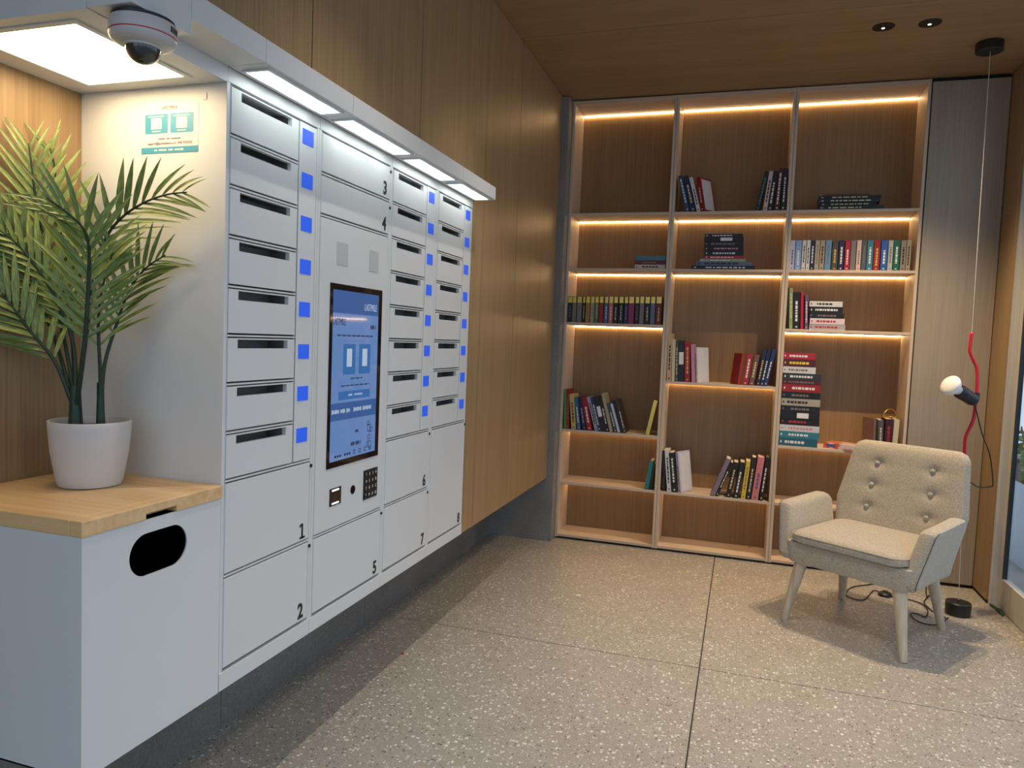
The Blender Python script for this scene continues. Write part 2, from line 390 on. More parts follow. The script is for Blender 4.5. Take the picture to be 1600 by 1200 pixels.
# ================================================================== MEASURED TABLES
FRONT_WATT = 52.0
AISLE_WATT = 46.0
START = [0.34, 0.32, 0.45, 0.43, 0.36, 0.35, 0.39, 0.38, 0.40]
COUNT = [15, 16, 14, 12, 10, 13, 11, 9, 11]
LEN = [0.175, 0.178, 0.150, 0.145, 0.17, 0.18, 0.16, 0.135, 0.17]
WID = [1.0, 1.1, 1.1, 1.0, 1.1, 1.1, 1.0, 1.0, 1.1]
SCRAPS = [(0.498, 4.168), (2.346, 3.670), (-0.097, 3.043)]
CABLE_HOLE = (1.477, 5.595)
BOOKS = [
  ('left gold-topped row','stand',1.65,[(0.07,0.041,0.192,-1.5,'black','dim','gold'),(0.114,0.03,0.193,-1.3,'grey','dim','gold'),(0.149,0.039,0.194,-1.5,'grey','dim','gold'),(0.192,0.019,0.194,-1.6,'black','white','gold'),(0.215,0.033,0.195,-1.6,'mustard','dim','gold'),(0.252,0.029,0.195,-1.5,'beige','dim','gold'),(0.285,0.029,0.196,-1.6,'green','cream','gold'),(0.317,0.034,0.197,-1.6,'red','none','gold'),(0.355,0.03,0.197,-1.5,'blue','white','gold'),(0.389,0.033,0.198,-1.7,'salmon','white','gold'),(0.425,0.033,0.199,-1.7,'black','cream','gold'),(0.462,0.037,0.2,-1.7,'black','cream','gold'),(0.503,0.028,0.2,-1.7,'navy','lilac','gold'),(0.534,0.044,0.201,-1.9,'magenta','none','gold'),(0.582,0.031,0.202,-1.7,'black','dim','gold'),(0.616,0.033,0.203,-1.8,'grey','dim','gold'),(0.653,0.038,0.203,-1.8,'black','cream','gold'),(0.694,0.035,0.204,-1.8,'slate','dim','gold'),(0.733,0.043,0.205,-1.8,'darkred','gold','gold')]),
  ('upper right row','stand',2.053,[(1.621,0.032,0.2,-2.6,'lavender','violet','p'),(1.655,0.041,0.2,-2.6,'paleblue','white','p'),(1.698,0.025,0.2,-2.6,'white','black','p'),(1.726,0.023,0.2,-2.6,'white','black','p'),(1.751,0.027,0.2,-2.6,'navy','white','p'),(1.78,0.028,0.2,-2.6,'greige','dim','p'),(1.81,0.031,0.2,-2.6,'tan','black','p'),(1.844,0.039,0.2,-2.7,'steel','dim','p'),(1.886,0.039,0.199,-2.7,'olive','gold','p'),(1.927,0.036,0.199,-2.6,'navy','white','p'),(1.966,0.033,0.199,-2.6,'crimson','white','p'),(2.001,0.033,0.199,-2.6,'grey','dim','p'),(2.037,0.029,0.199,-2.7,'pinkbeige','dim','p'),(2.069,0.03,0.199,-2.9,'darkgrey','dim','p'),(2.101,0.038,0.199,-2.7,'teal','white','p'),(2.141,0.041,0.198,-2.6,'red','gold','p'),(2.185,0.041,0.198,-2.9,'royal','white','p'),(2.228,0.029,0.198,-2.9,'lightgrey','dim','p'),(2.259,0.04,0.198,-2.7,'emerald','white','p'),(2.302,0.032,0.198,-2.9,'taupe','black','p'),(2.336,0.026,0.198,-2.9,'tan','black','p')]),
  ('top centre left group','stand',2.457,[(0.907,0.032,0.261,-15.1,'bluedeep','white','p'),(0.944,0.036,0.257,-15.2,'navy','cream','p'),(0.986,0.026,0.248,-15.8,'white','black','p'),(1.013,0.028,0.248,-12.7,'red','white','face')]),
  ('top centre right group','stand',2.457,[(1.385,0.029,0.269,10.3,'black','teal','p'),(1.434,0.028,0.267,6.0,'pinkbeige','black','p'),(1.463,0.034,0.269,5.6,'black','white','p'),(1.503,0.033,0.282,2.9,'maroon','white','p'),(1.542,0.031,0.285,0.9,'black','white','p')]),
  ('top right stack','flat',2.457,[(1.781,0.401,0.026,'blackgreen','cream'),(1.791,0.346,0.02,'black','cream'),(1.784,0.374,0.025,'blackgreen','cream'),(1.782,0.38,0.021,'black','cream'),(1.81,0.281,0.013,'brownred','none')]),
  ('left teal stack','flat',2.053,[(0.565,0.22,0.03,'pinkbeige','black'),(0.567,0.217,0.03,'darkred','dim'),(0.566,0.216,0.033,'teal','dim')]),
  ('centre dark stack','flat',2.053,[(0.968,0.43,0.026,'black','white'),(0.998,0.379,0.029,'slate','black'),(1.022,0.313,0.018,'palegreen','white'),(1.052,0.266,0.022,'crimson','white'),(1.051,0.265,0.034,'black','white'),(1.049,0.265,0.032,'black','pink'),(1.047,0.265,0.035,'black','dim'),(1.045,0.266,0.028,'black','whitebox'),(1.049,0.257,0.024,'black','white')]),
  ('right mixed standing','stand',1.65,[(1.626,0.01,0.28,-1.1,'black','none','p'),(1.639,0.024,0.28,-2.6,'olivegreen','cream','p'),(1.669,0.046,0.25,-2.6,'black','white','p'),(1.717,0.02,0.253,-2.7,'crimson','none','p'),(1.744,0.021,0.236,-2.5,'purple','white','p')]),
  ('right mixed stack','flat',1.65,[(1.772,0.226,0.038,'greybook','red'),(1.774,0.218,0.04,'whitepink','red'),(1.768,0.218,0.037,'black','dim'),(1.768,0.208,0.042,'black','white'),(1.765,0.207,0.037,'white','black')]),
  ('centre left group','stand',1.246,[(0.83,0.033,0.345,-0.7,'tanblack','black','p'),(0.867,0.023,0.301,-1.4,'cream','none','p'),(0.892,0.021,0.298,-2.1,'olive','cream','p'),(0.917,0.043,0.295,-2.1,'blacknavy','whitebox','p'),(0.962,0.041,0.287,-2.5,'red','gold','p'),(1.013,0.027,0.273,-4.3,'pink','none','p'),(1.043,0.012,0.253,-4.8,'white','dim','face')]),
  ('centre right group','stand',1.246,[(1.339,0.018,0.221,5.7,'red','none','faceL'),(1.36,0.038,0.22,6.3,'crimson','white','p'),(1.403,0.035,0.216,7.7,'brownwhite','cream','p'),(1.451,0.026,0.258,7.9,'navy','yellow','p'),(1.477,0.025,0.259,8.6,'navy','white','p'),(1.501,0.026,0.261,9.9,'navyblue','white','p')]),
  ('lower left group','stand',0.842,[(0.068,0.021,0.297,-2.3,'greenbook','none','p'),(0.096,0.022,0.302,-2.1,'red','dim','p'),(0.124,0.037,0.266,-6.0,'yellowtan','black','p'),(0.164,0.029,0.245,-8.1,'blue','white','p'),(0.2,0.032,0.249,-11.4,'navy','lilac','p'),(0.24,0.04,0.253,-12.4,'red','white','p'),(0.305,0.026,0.259,-16.6,'greylilac','black','p'),(0.333,0.024,0.26,-16.1,'navyblue','white','p'),(0.361,0.037,0.262,-15.4,'blackbrown','whitebox','p'),(0.4,0.026,0.266,-15.3,'black','white','p'),(0.433,0.025,0.294,-15.7,'beige','none','p'),(0.456,0.028,0.222,-17.5,'multidark','cream','p'),(0.487,0.018,0.222,-17.6,'whiteblue','none','p'),(0.509,0.024,0.244,-16.9,'black','none','p'),(0.536,0.02,0.255,-16.7,'darkbrown','white','p')]),
  ('lower left gold','stand',0.842,[(0.703,0.029,0.26,10.9,'gold','none','gold1')]),
  ('tall right stack','flat',0.842,[(1.622,0.25,0.056,'darkteal','white'),(1.622,0.257,0.047,'teal','white'),(1.623,0.255,0.044,'white','pink'),(1.626,0.25,0.046,'black','red'),(1.625,0.249,0.045,'black','whitebox'),(1.623,0.25,0.044,'black','dim'),(1.624,0.249,0.05,'greige','black'),(1.624,0.247,0.046,'black','dim'),(1.625,0.244,0.053,'red','white'),(1.625,0.242,0.031,'maroon','dim'),(1.624,0.245,0.046,'charcoal','white'),(1.622,0.209,0.045,'white','dim'),(1.622,0.205,0.052,'maroon','yellow'),(1.62,0.205,0.044,'crimson','white')]),
  ('right corner group','stand',0.842,[(2.231,0.014,0.226,-1.8,'brownmuted','none','faceL'),(2.247,0.033,0.219,-1.8,'darkgrey','cream','p'),(2.283,0.048,0.229,0.0,'maroonblack','red','p'),(2.33,0.033,0.228,1.5,'cream','none','p')]),
  ('bottom centre left group','stand',0.439,[(0.837,0.017,0.299,-4.1,'black','none','p'),(0.867,0.032,0.304,-6.3,'white','black','p'),(0.902,0.039,0.287,-7.2,'black','white','p'),(0.95,0.022,0.297,-9.0,'lilacwhite','dim','face')]),
  ('bottom centre right group','stand',0.439,[(1.19,0.034,0.288,19.5,'greyred','none','p'),(1.23,0.02,0.266,20.3,'black','white','p'),(1.292,0.034,0.257,9.3,'black','cream','p'),(1.342,0.036,0.261,7.5,'black','white','p'),(1.394,0.031,0.271,4.8,'yellow','dim','p'),(1.429,0.031,0.302,5.0,'blackbrown2','cream','p'),(1.464,0.048,0.306,5.6,'pinkorange','violet','p'),(1.516,0.027,0.31,5.6,'black','white','p')]),
  ('bottom left pair','stand',0.439,[(0.715,0.033,0.214,7.2,'tealbook','none','p'),(0.755,0.018,0.198,6.2,'black','none','p')]),
]
FRONDS = [
 [(-0.341, 1.493, 1.276), (-0.383, 1.508, 1.39), (-0.456, 1.512, 1.648), (-0.47, 1.486, 1.81), (-0.468, 1.471, 1.896), (-0.472, 1.464, 1.967)],
 [(-0.311, 1.482, 1.295), (-0.276, 1.462, 1.46), (-0.249, 1.449, 1.619), (-0.228, 1.429, 1.695), (-0.22, 1.403, 1.737), (-0.23, 1.36, 1.771), (-0.243, 1.326, 1.794)],
 [(-0.318, 1.501, 1.294), (-0.341, 1.527, 1.484), (-0.335, 1.539, 1.635), (-0.287, 1.539, 1.734), (-0.231, 1.539, 1.787), (-0.162, 1.542, 1.823), (-0.101, 1.552, 1.843), (-0.040, 1.554, 1.848)],
 [(-0.307, 1.535, 1.275), (-0.316, 1.56, 1.384), (-0.3, 1.583, 1.495), (-0.262, 1.588, 1.590), (-0.214, 1.596, 1.654), (-0.148, 1.598, 1.692)],
 [(-0.346, 1.492, 1.293), (-0.381, 1.467, 1.391), (-0.42, 1.428, 1.471), (-0.437, 1.395, 1.529), (-0.47, 1.367, 1.593)],
 [(-0.364, 1.508, 1.307), (-0.42, 1.509, 1.422), (-0.466, 1.501, 1.53), (-0.47, 1.434, 1.656), (-0.472, 1.385, 1.721), (-0.471, 1.345, 1.753)],
 [(-0.386, 1.542, 1.287), (-0.437, 1.567, 1.439), (-0.474, 1.569, 1.654), (-0.469, 1.55, 1.813), (-0.469, 1.536, 1.928), (-0.475, 1.527, 1.976)],
 [(-0.282, 1.51, 1.262), (-0.266, 1.501, 1.363), (-0.254, 1.483, 1.51), (-0.238, 1.484, 1.607), (-0.211, 1.487, 1.687)],
 [(-0.363, 1.517, 1.273), (-0.371, 1.514, 1.424), (-0.391, 1.493, 1.531), (-0.414, 1.45, 1.626), (-0.444, 1.413, 1.693), (-0.462, 1.378, 1.727)],
]

# ================================================================== THE SETTING
ZC = 3.284; YB = 5.337; YP = 5.2266; YBACK = 5.63; XL = 0.055; XR = 2.857; XW = 2.905; YN = -0.6
# ---- floor: large terrazzo slabs on a dark bed
fl = MB().box(-0.46, 3.0, YN, 5.72, -0.05, -0.006).build('floor', M['grout'])
tag(fl, 'speckled beige terrazzo floor of large slabs', 'floor', kind='structure')
xs = [-0.46, 1.2408, 3.0]; ys = [YN, 1.44, 3.441, 5.72]
for i in range(2):
    for j in range(3):
        MB().box(xs[i]+0.003, xs[i+1]-0.003, ys[j]+0.003, ys[j+1]-0.003, -0.03, 0).build('floor_slab', M['terrazzo'], fl)
# ---- ceiling boards
ce = MB().box(-0.56, 3.0, YN, 5.72, ZC+0.016, ZC+0.06).build('ceiling', M['black_gap'])
tag(ce, 'dark oak veneered ceiling of wide boards', 'ceiling', kind='structure')
cy = [YN, 0.6, 1.8, 3.0, 4.205, 5.72]
for j in range(5):
    MB().box(-0.56, 3.0, cy[j]+0.003, cy[j+1]-0.003, ZC, ZC+0.016).build('ceiling_board', M['oak_x'], ce)
# ---- left wall: oak panels flush with the lockers, stepping back at the plant niche
wl = MB().box(-0.04, -0.02, 1.215, YP, 2.262, ZC).box(-0.04, -0.02, 3.507, YP, 0.478, 2.30)\
    .build('wall_left', M['black_gap'])
tag(wl, 'tall oak panelled wall running behind and above the lockers', 'wall', kind='structure')
wn = MB().box(-0.57, -0.53, YN, 5.66, 0, ZC).build('wall_niche', M['black_gap'])
tag(wn, 'oak panelled wall set back behind the potted palm', 'wall', kind='structure')
def panel(y0, y1, z0, z1, x=0.0, g=0.003):
    MB().box(x-0.018, x, y0+g, y1-g, z0, z1).build('wall_panel', M['oak_z'], wl if x == 0.0 else wn)
panel(1.215, 2.045, 2.262, ZC-0.004); panel(2.045, 2.852, 2.262, ZC-0.004); panel(2.852, 3.505, 2.262, ZC-0.004, g=0.0018)
MB().box(-0.018, 0, 3.507, 3.66, 0.478, ZC-0.004).build('wall_panel', M['oak_z'], wl)
panel(3.66, 4.25, 0.478, ZC-0.004); panel(4.25, YP-0.002, 0.478, ZC-0.004)
panel(YN, 0.05, 0.5, ZC-0.004, x=-0.508); panel(0.05, 0.85, 0.5, ZC-0.004, x=-0.508); panel(0.85, 1.6605, 0.5, 2.2, x=-0.508)
MB().box(-0.53, -0.02, 1.208, 1.22, 2.27, ZC-0.004).build('wall_panel', M['oak_z'], wl)
MB().box(-0.43, -0.018, 3.507, YP-0.002, 0.484, 0.50).build('wall_soffit', M['oak_z'], wl)
# ---- stone plinth set back under the lockers
bl = MB().box(-0.50, -0.445, YN, YP, 0, 0.50).build('baseboard_left', M['grout'])
tag(bl, 'grey stone plinth recessed under lockers and oak wall', 'plinth', kind='structure')
py = [YN, 0.0, 1.10, 2.20, 3.285, 4.366, YP-0.001]
for j in range(6):
    MB().box(-0.445, -0.4347, py[j]+0.0015, py[j+1]-0.0015, 0.0, 0.50).build('plinth_slab', M['plinth'], bl)
# ---- concrete pier and the back wall
pier = MB().box(-0.53, XL-0.001, YP, 5.72, 0, ZC-0.006).build('wall_pier', M['concrete'], bevel=0.004)
tag(pier, 'bare concrete pier between oak wall and bookcase', 'pillar', kind='structure')
wb = MB().box(XL, 3.0, 5.66, 5.72, 0, ZC).build('wall_back', M['black_gap'])
tag(wb, 'back wall with a tall grey oak panel beside the bookcase', 'wall', kind='structure')
MB().box(2.418, XR-0.004, YB, YB+0.02, 0.022, ZC-0.028).build('wall_panel', M['greywood'], wb, bevel=0.001)
MB().box(2.412, XR, YB+0.02, YB+0.04, 0.0, ZC).build('panel_backing', M['black_gap'], wb)
MB().box(2.42, XR, YB+0.012, YB+0.02, 0.0, 0.03).build('panel_foot', M['black_gap'], wb)
wr = MB().box(XR, XR+0.012, 5.068, YB+0.02, 0.022, ZC-0.003).build('wall_right', M['oak_z'])
tag(wr, 'narrow oak return panel next to the glazed door', 'wall', kind='structure')
MB().box(XR+0.003, XR+0.014, 5.068, YB, 0.0, 0.022).build('panel_foot', M['black_gap'], wr)
MB().box(XR+0.012, 2.935, 5.06, 5.66, 0, ZC).build('wall_core', M['greywood'], wr)
# ---- glazed right side
win = empty('window_1', (XW, 3.2, 0), 'full height glazed door and screen with pale frame on the right', 'window', kind='structure')
MB().box(2.866, 2.935, 5.036, 5.060, 0, ZC-0.004).build('frame_post', M['frame'], win, bevel=0.002)
mull = [(4.985, 5.036), (3.78, 3.88), (2.55, 2.65), (1.32, 1.42), (0.1, 0.2), (YN, YN+0.06)]
for a, b in mull:
    MB().box(XW, 2.935, a, b, 0, ZC-0.004).build('stile', M['frame'], win, bevel=0.002)
for i in range(5):
    y1 = mull[i][0]; y0 = mull[i+1][1]
    MB().box(XW, 2.945, y0, y1, 0.004, 0.185).build('bottom_rail', M['frame'], win, bevel=0.002)
    MB().box(XW, 2.935, y0, y1, ZC-0.12, ZC-0.004).build('top_rail', M['frame'], win, bevel=0.002)
    g = MB()
    for (a, b, c, d) in ((y0, y0+0.008, 0.185, ZC-0.12), (y1-0.012, y1, 0.185, ZC-0.12), (y0+0.008, y1-0.012, ZC-0.13, ZC-0.12)):
        g.box(XW+0.002, XW+0.026, a, b, c, d)
    g.build('gasket', M['black'], win)
    MB().box(XW+0.014, XW+0.020, y0+0.008, y1-0.012, 0.185, ZC-0.13).build('pane', M['glass'], win)
# ---- unseen glazed front, added behind the viewer to let daylight in
w2 = empty('added_front_glazing', (1.2, YN, 0), 'unseen glazed front added behind the viewer to let in daylight', 'window', kind='structure')
fx = [-0.56, 0.62, 1.80, 2.985]
for x in fx:
    MB().box(x-0.0, x+0.07, YN-0.06, YN, 0, ZC-0.004).build('stile', M['frame'], w2, bevel=0.002)
for i in range(3):
    MB().box(fx[i]+0.07, fx[i+1], YN-0.06, YN, 0.004, 0.12).build('bottom_rail', M['frame'], w2)
    MB().box(fx[i]+0.07, fx[i+1], YN-0.06, YN, ZC-0.12, ZC-0.004).build('top_rail', M['frame'], w2)
    MB().box(fx[i]+0.07, fx[i+1], YN-0.034, YN-0.026, 0.12, ZC-0.12).build('pane', M['glass'], w2)
# ---- outside
gr = MB().box(3.0, 14, -10, 14, -0.06, -0.01).box(-8, 3.0, -10, YN-0.06, -0.06, -0.01).build('pavement', M['paving'])
tag(gr, 'grey pavement outside beyond the glass', 'pavement', kind='structure')
pl = empty('planter', (3.75, 6.35, -0.01), 'pale outdoor planter trough seen through the glass', 'planter')
MB().plate([(3.35, 5.9), (4.3, 5.9), (4.3, 8.2), (3.35, 8.2)], [(3.39, 5.94), (4.26, 5.94), (4.26, 8.16), (3.39, 8.16)], lambda a, b, t: (a, b, t), -0.01, 0.58).build('trough', M['planter'], pl, bevel=0.006)
MB().box(3.38, 4.27, 5.93, 8.17, 0.44, 0.50).build('soil', M['soil'], pl)
rnd = random.Random(4)
def leaf_mesh(name, mat, L=1.0, wd=0.12, bend=0.18, seg=5):
    vs = []; fs = []
    for i in range(seg+1):
        t = i/seg
        w = wd*(math.sin(PI*min(1, t*0.92+0.08))**0.8)*(1-0.25*t) if i < seg else 0.004
        z = -bend*t*t
        vs += [(L*t, -w/2, z+0.18*w), (L*t, 0, z-0.10*w), (L*t, w/2, z+0.18*w)]
    for i in range(seg):
        for j in range(2):
            a = i*3+j; fs.append((a, a+1, a+4, a+3))
    me = bpy.data.meshes.new(name); me.from_pydata(vs, [], fs); me.materials.append(mat)
    for p in me.polygons: p.use_smooth = True
    return me
broad = leaf_mesh('broad_leaf', M['outleaf'], 1, 0.55, 0.25)
def shrub(c, h, n, label):
    r = empty('shrub', c, label, 'plant', 'shrubs in the outdoor planter')
    st = MB()
    for k in range(6):
        a = rnd.uniform(0, 2*PI); q = rnd.uniform(0.05, 0.2)
        st.tube(bez([c, (c[0]+q*math.cos(a)*.5, c[1]+q*math.sin(a)*.5, c[2]+h*.5), (c[0]+q*math.cos(a), c[1]+q*math.sin(a), c[2]+h)], 4), 0.006, 5)
    st.build('stem', M['stem'], r)
    for k in range(n):
        a = rnd.uniform(0, 2*PI); zz = rnd.uniform(0.15, 1)*h; q = rnd.uniform(0.02, 0.17)
        o = bpy.data.objects.new('leaf', broad); COL.objects.link(o); o.parent = r
        o.location = Vector((q*math.cos(a), q*math.sin(a), zz))*S
        o.rotation_euler = (rnd.uniform(-.5, .5), rnd.uniform(-.7, .5), a+rnd.uniform(-.5, .5))
        s = rnd.uniform(0.09, 0.15)*S; o.scale = (s, s, s)
shrub((3.56, 6.08, 0.5), 0.42, 60, 'leafy green shrub in the outdoor planter nearest the door frame')
shrub((4.02, 6.15, 0.5), 0.52, 60, 'leafy green shrub at the back of the outdoor planter')
shrub((3.62, 6.75, 0.5), 0.46, 50, 'leafy green shrub further along the outdoor planter')

# ================================================================== LOCKERS
YC = [1.655, 2.1015, 2.6115, 3.062, 3.505]
ZT, ZB_, PITCH = 2.160, 0.475, 0.1358
ROWZ = [ZT-PITCH*i for i in range(9)]           # 2.160 .. 1.0736
D1, D2 = 0.803, 0.531
XCAN = 0.12
def to3x(a, b, t): return (t, a, b)
def rect_ring(y0, y1, z0, z1): return [(y0, z0), (y1, z0), (y1, z1), (y0, z1)]
def locker_unit(i, label):
    y0, y1 = YC[i], YC[i+1]; w = y1-y0
    r = empty('parcel_locker', (-0.22, (y0+y1)/2, ZB_), label, 'locker', 'parcel locker columns')
    t = 0.010
    MB().box(-0.44 if i else -0.5075, -0.002, y0+0.0006, y0+0.013, ZB_+(0 if i else 0.03), ZT+0.034).box(-0.44, -0.002, y1-0.013, y1-0.0006, ZB_, ZT+0.034)\
        .box(-0.44, -0.43, y0+0.013, y1-0.013, ZB_, ZT+0.034).box(-0.44, -0.012, y0+0.013, y1-0.013, ZT+0.002, ZT+0.012)\
        .build('carcass', M['white'], r, bevel=0.001)
    MB().box(-0.44, 0.0, y0+0.0008, y1-0.0008, ZB_, D2-0.004).build('base_band', M['white'], r, bevel=0.0015)
    MB().box(-0.012, 0.0, y0+0.0008, y1-0.0008, ZT+0.0015, ZT+0.0398).build('fascia', M['white'], r, bevel=0.001)
    da, db = y0+0.0165, y1-0.0175          # full-width doors
    def rail(z, a=da, b=db): MB().box(-0.016, -0.001, a-0.003, b+0.003, z-0.0025, z+0.0025).build('door_rail', M['white'], r)
    def door(z0, z1, num=None):
        d = MB().box(-0.014, 0.0, da, db, z0+0.0075, z1-0.0075).build('door', M['white'], r, bevel=0.0012)
        if num:
            ny, nz = db-0.038, z0+0.040
            if num == '1':
                MB().box(0.0, 0.0008, ny-0.003, ny+0.006, nz-0.025, nz+0.025).box(0.0, 0.0008, ny-0.013, ny+0.017, nz-0.025, nz-0.0185)\
                    .add([(t, ny-0.013+p, nz+0.013+q_) for t in (0.0, 0.0008) for p, q_ in ((0, 0), (0.011, 0.004), (0.011, 0.012), (0.006, 0.011), (0, 0.0085))],
                         [(0, 1, 2, 3, 4), (9, 8, 7, 6, 5)]+[(k, (k+1) % 5, 5+(k+1) % 5, 5+k) for k in range(5)]).build('number', M['ink'], d)
            else:
                text('number', num, 0.070, M['ink'], d, (0.0008, ny, nz), RIGHTX, width=0.88, bold=0.0018)
        return d
    def lock_hole(z):
        MB().tube([(-0.004, y1-0.0085, z), (0.0012, y1-0.0085, z)], 0.0060, 12).build('lock_hole', M['black'], r)
    if i != 1:
        dsp = y0 + w*0.738; ss = y0 + w*0.748        # door edge, strip edge
        dp = None
        for k in range(8):
            z1, z0 = ROWZ[k], ROWZ[k+1]
            if dp is None:
                a, b = da, dsp-0.002
                ia, ib = y0+w*0.128, y0+w*0.653
                hz1, hz0 = z1-0.0105, z1-0.0355
                n = 4
                dp = MB().plate(rect_ring(a, b, z0+0.0075, z1-0.0065), rect_ring(ia, ib, hz0, hz1), to3x, -0.014, 0.0).build('mailbox_door', M['white'], r)
                sp = MB().box(-0.075, -0.072, ia-0.004, ib+0.004, hz0-0.03, hz1+0.004).box(-0.072, -0.0145, ia-0.004, ia-0.001, hz0-0.03, hz1+0.004)\
                    .box(-0.072, -0.0145, ib+0.001, ib+0.004, hz0-0.03, hz1+0.004).box(-0.075, -0.0145, ia-0.004, ib+0.004, hz0-0.033, hz0-0.030)\
                    .build('slot_chute', M['white_dark'], dp)
                first = (dp, sp)
            else:
                d2 = copy_part(first[0], r, (0, 0, -PITCH*k)); s2 = first[1].copy(); COL.objects.link(s2); s2.parent = d2
            if k: rail(z1, da, dsp-0.002)
        st = MB().box(-0.012, 0.0, ss+0.001, db, ROWZ[8]+0.0065, ROWZ[0]-0.0045).build('display_strip', M['white'], r, bevel=0.001)
        cyy = (ss+db)/2-0.003
        dd = None
        for k in range(8):
            zc = ROWZ[k]-0.0455
            if dd is None:
                dd = MB().box(0.0, 0.0012, cyy-0.030, cyy+0.030, zc-0.0235, zc+0.0235).build('name_display', M['name_blue'], st)
            else:
                c = dd.copy(); COL.objects.link(c); c.parent = st; c.location = dd.location + Vector((0, 0, -PITCH*k))*S
        rail(ROWZ[8])
        nums = {0: ('1', '2'), 2: ('6', '7'), 3: ('8',)}[i]
        if i == 3:
            door(D2, ROWZ[8], '8')
        else:
            door(D1, ROWZ[8], nums[0]); rail(D1); door(D2, D1, nums[1]); lock_hole(D1-0.022)
        lock_hole(ROWZ[8]-0.020)
    else:
        door(ROWZ[1], ROWZ[0]+0.002, '3'); rail(ROWZ[1]); door(ROWZ[2], ROWZ[1], '4'); rail(ROWZ[2])
        lock_hole(ROWZ[0]-0.022); lock_hole(ROWZ[1]-0.026); lock_hole(D1-0.022)
        door(D2, D1, '5'); rail(D1)
        # terminal panel with its screen
        tp = MB().box(-0.014, 0.0, da, db, D1+0.0065, ROWZ[2]-0.0065).build('terminal_panel', M['white'], r, bevel=0.0012)
        for a in (2.221, 2.446):
            MB().box(0.0, 0.0014, a, a+0.072, 1.737, 1.815).build('steel_plate', M['steel'], tp, bevel=0.0005)
        MB().plate(rect_ring(2.183, 2.554, 1.025, 1.671), rect_ring(2.200, 2.527, 1.047, 1.650), to3x, 0.0, 0.003).build('screen_bezel', M['black_gloss'], tp, bevel=0.0006)
        sx = 0.0022
        sa, sb, sz0, sz1 = 2.200, 2.527, 1.047, 1.650
        MB().box(0.0004, sx, sa, sb, sz0, sz1).build('screen', M['screen'], tp)
        e1 = sx+0.0003
        def q(name, mat, a, b, c, d, lift=0.0): return MB().box(sx+lift, e1+lift, a, b, c, d).build(name, mat, tp)
        SW = sb-sa
        q('screen_header', M['screen_dark'], sa, sb, 1.570, 1.650)
        q('screen_banner', M['screen_dark'], sa, sb, 1.190, 1.252)
        for a in (sa+SW*0.23, sa+SW*0.57):
            q('screen_card', M['screen_card'], a, a+SW*0.26, 1.352, 1.462)
            q('code_square', M['screen_white'], a+SW*0.075, a+SW*0.185, 1.380, 1.445, 0.0003)
        q('screen_strip', M['screen_card'], sa+SW*0.15, sa+SW*0.84, 1.262, 1.292)
        tx = e1+0.0004
        text('screen_lettering', 'LASTMILE', 0.036, M['screen_white'], tp, (tx, sb-0.062, 1.598), RIGHTX, width=0.62, depth=0.0002)
        text('screen_lettering', 'LASTMILE', 0.034, M['screen_ink'], tp, (tx, sa+0.045, 1.538), RIGHTX, width=0.58, depth=0.0002)
        lines = MB()
        for (a, b, z, h) in ((0.10, 0.88, 1.492, 0.006), (0.40, 0.66, 1.337, 0.005), (0.20, 0.82, 1.312, 0.005), (0.53, 0.60, 1.140, 0.010), (0.44, 0.66, 1.095, 0.013), (0.82, 0.95, 1.526, 0.015)):
            n = int((b-a)*60)
            for j in range(n):
                if j % 6 == 5: continue
                lines.box(sx, e1, sa+SW*(a+(b-a)*j/n), sa+SW*(a+(b-a)*(j+0.72)/n), z-h/2, z+h/2)
        lines.build('screen_small_print', M['screen_ink'], tp)['kind'] = 'stuff'
        wl_ = MB()
        for j in range(34):
            if j in (15, 16, 17, 6, 11, 25): continue
            a = sa+0.008+j*(SW*0.86/34); hh = 0.006 if j % 3 else 0.008
            wl_.box(e1, e1+0.0003, a, a+SW*0.017, 1.222-hh, 1.222+hh)
        for j in range(14):
            if j in (4, 5): continue
            a = sa+SW*0.36+j*SW*0.022
            wl_.box(e1, e1+0.0003, a, a+SW*0.014, 1.274, 1.281)
        wl_.build('screen_banner_print', M['screen_white'], tp)['kind'] = 'stuff'
        ic = MB()
        def ring(y, z, w2, h2, th=0.0022):
            ic.plate(rect_ring(y-w2, y+w2, z-h2, z+h2), rect_ring(y-w2+th, y+w2-th, z-h2+th, z+h2-th), to3x, sx, e1)
        ring(sb-0.050, 1.142, 0.012, 0.014); ring(sb-0.036, 1.135, 0.011, 0.009); ring(sb-0.058, 1.160, 0.008, 0.008)
        ring(sb-0.044, 1.098-0.02, 0.012, 0.014); ring(sb-0.060, 1.098-0.018, 0.008, 0.010); ring(sb-0.050, 1.112-0.005, 0.008, 0.009)
        for k, yy in enumerate((0.52, 0.64, 0.76, 0.88)):
            ring(sa+SW*yy, 1.076-0.012, 0.007, 0.008, 0.0026)
        for j in range(7):
            if j == 3: continue
            a = sa+SW*(0.10+0.05*j); ic.box(sx, e1, a, a+SW*0.034, 1.058, 1.066)
        ic.build('screen_icons', M['screen_ink'], tp)['kind'] = 'stuff'
        # reader, camera eye and keypad
        MB().box(0.0, 0.0018, 2.209, 2.286, 0.888, 0.951).build('code_reader', M['black'], tp, bevel=0.0008)
        MB().box(0.0018, 0.0024, 2.222, 2.274, 0.898, 0.941).build('reader_window', plain('reader_brown', (0.035, 0.022, 0.016), 0.15), tp)
        for z in (0.943, 0.8965):
            MB().box(0.0018, 0.0030, 2.224, 2.268, z-0.0025, z+0.0025).build('reader_light', M['led_white'], tp)
        MB().tube([(0, 2.3695, 0.921), (0.0014, 2.3695, 0.921)], 0.0165, 20).build('sensor_eye', M['black_gloss'], tp)
        MB().box(0.0, 0.0024, 2.447, 2.556, 0.864, 0.979).build('keypad', M['black'], tp, bevel=0.0008)
        keym = plain('key_dark', (0.02, 0.017, 0.016), 0.35)
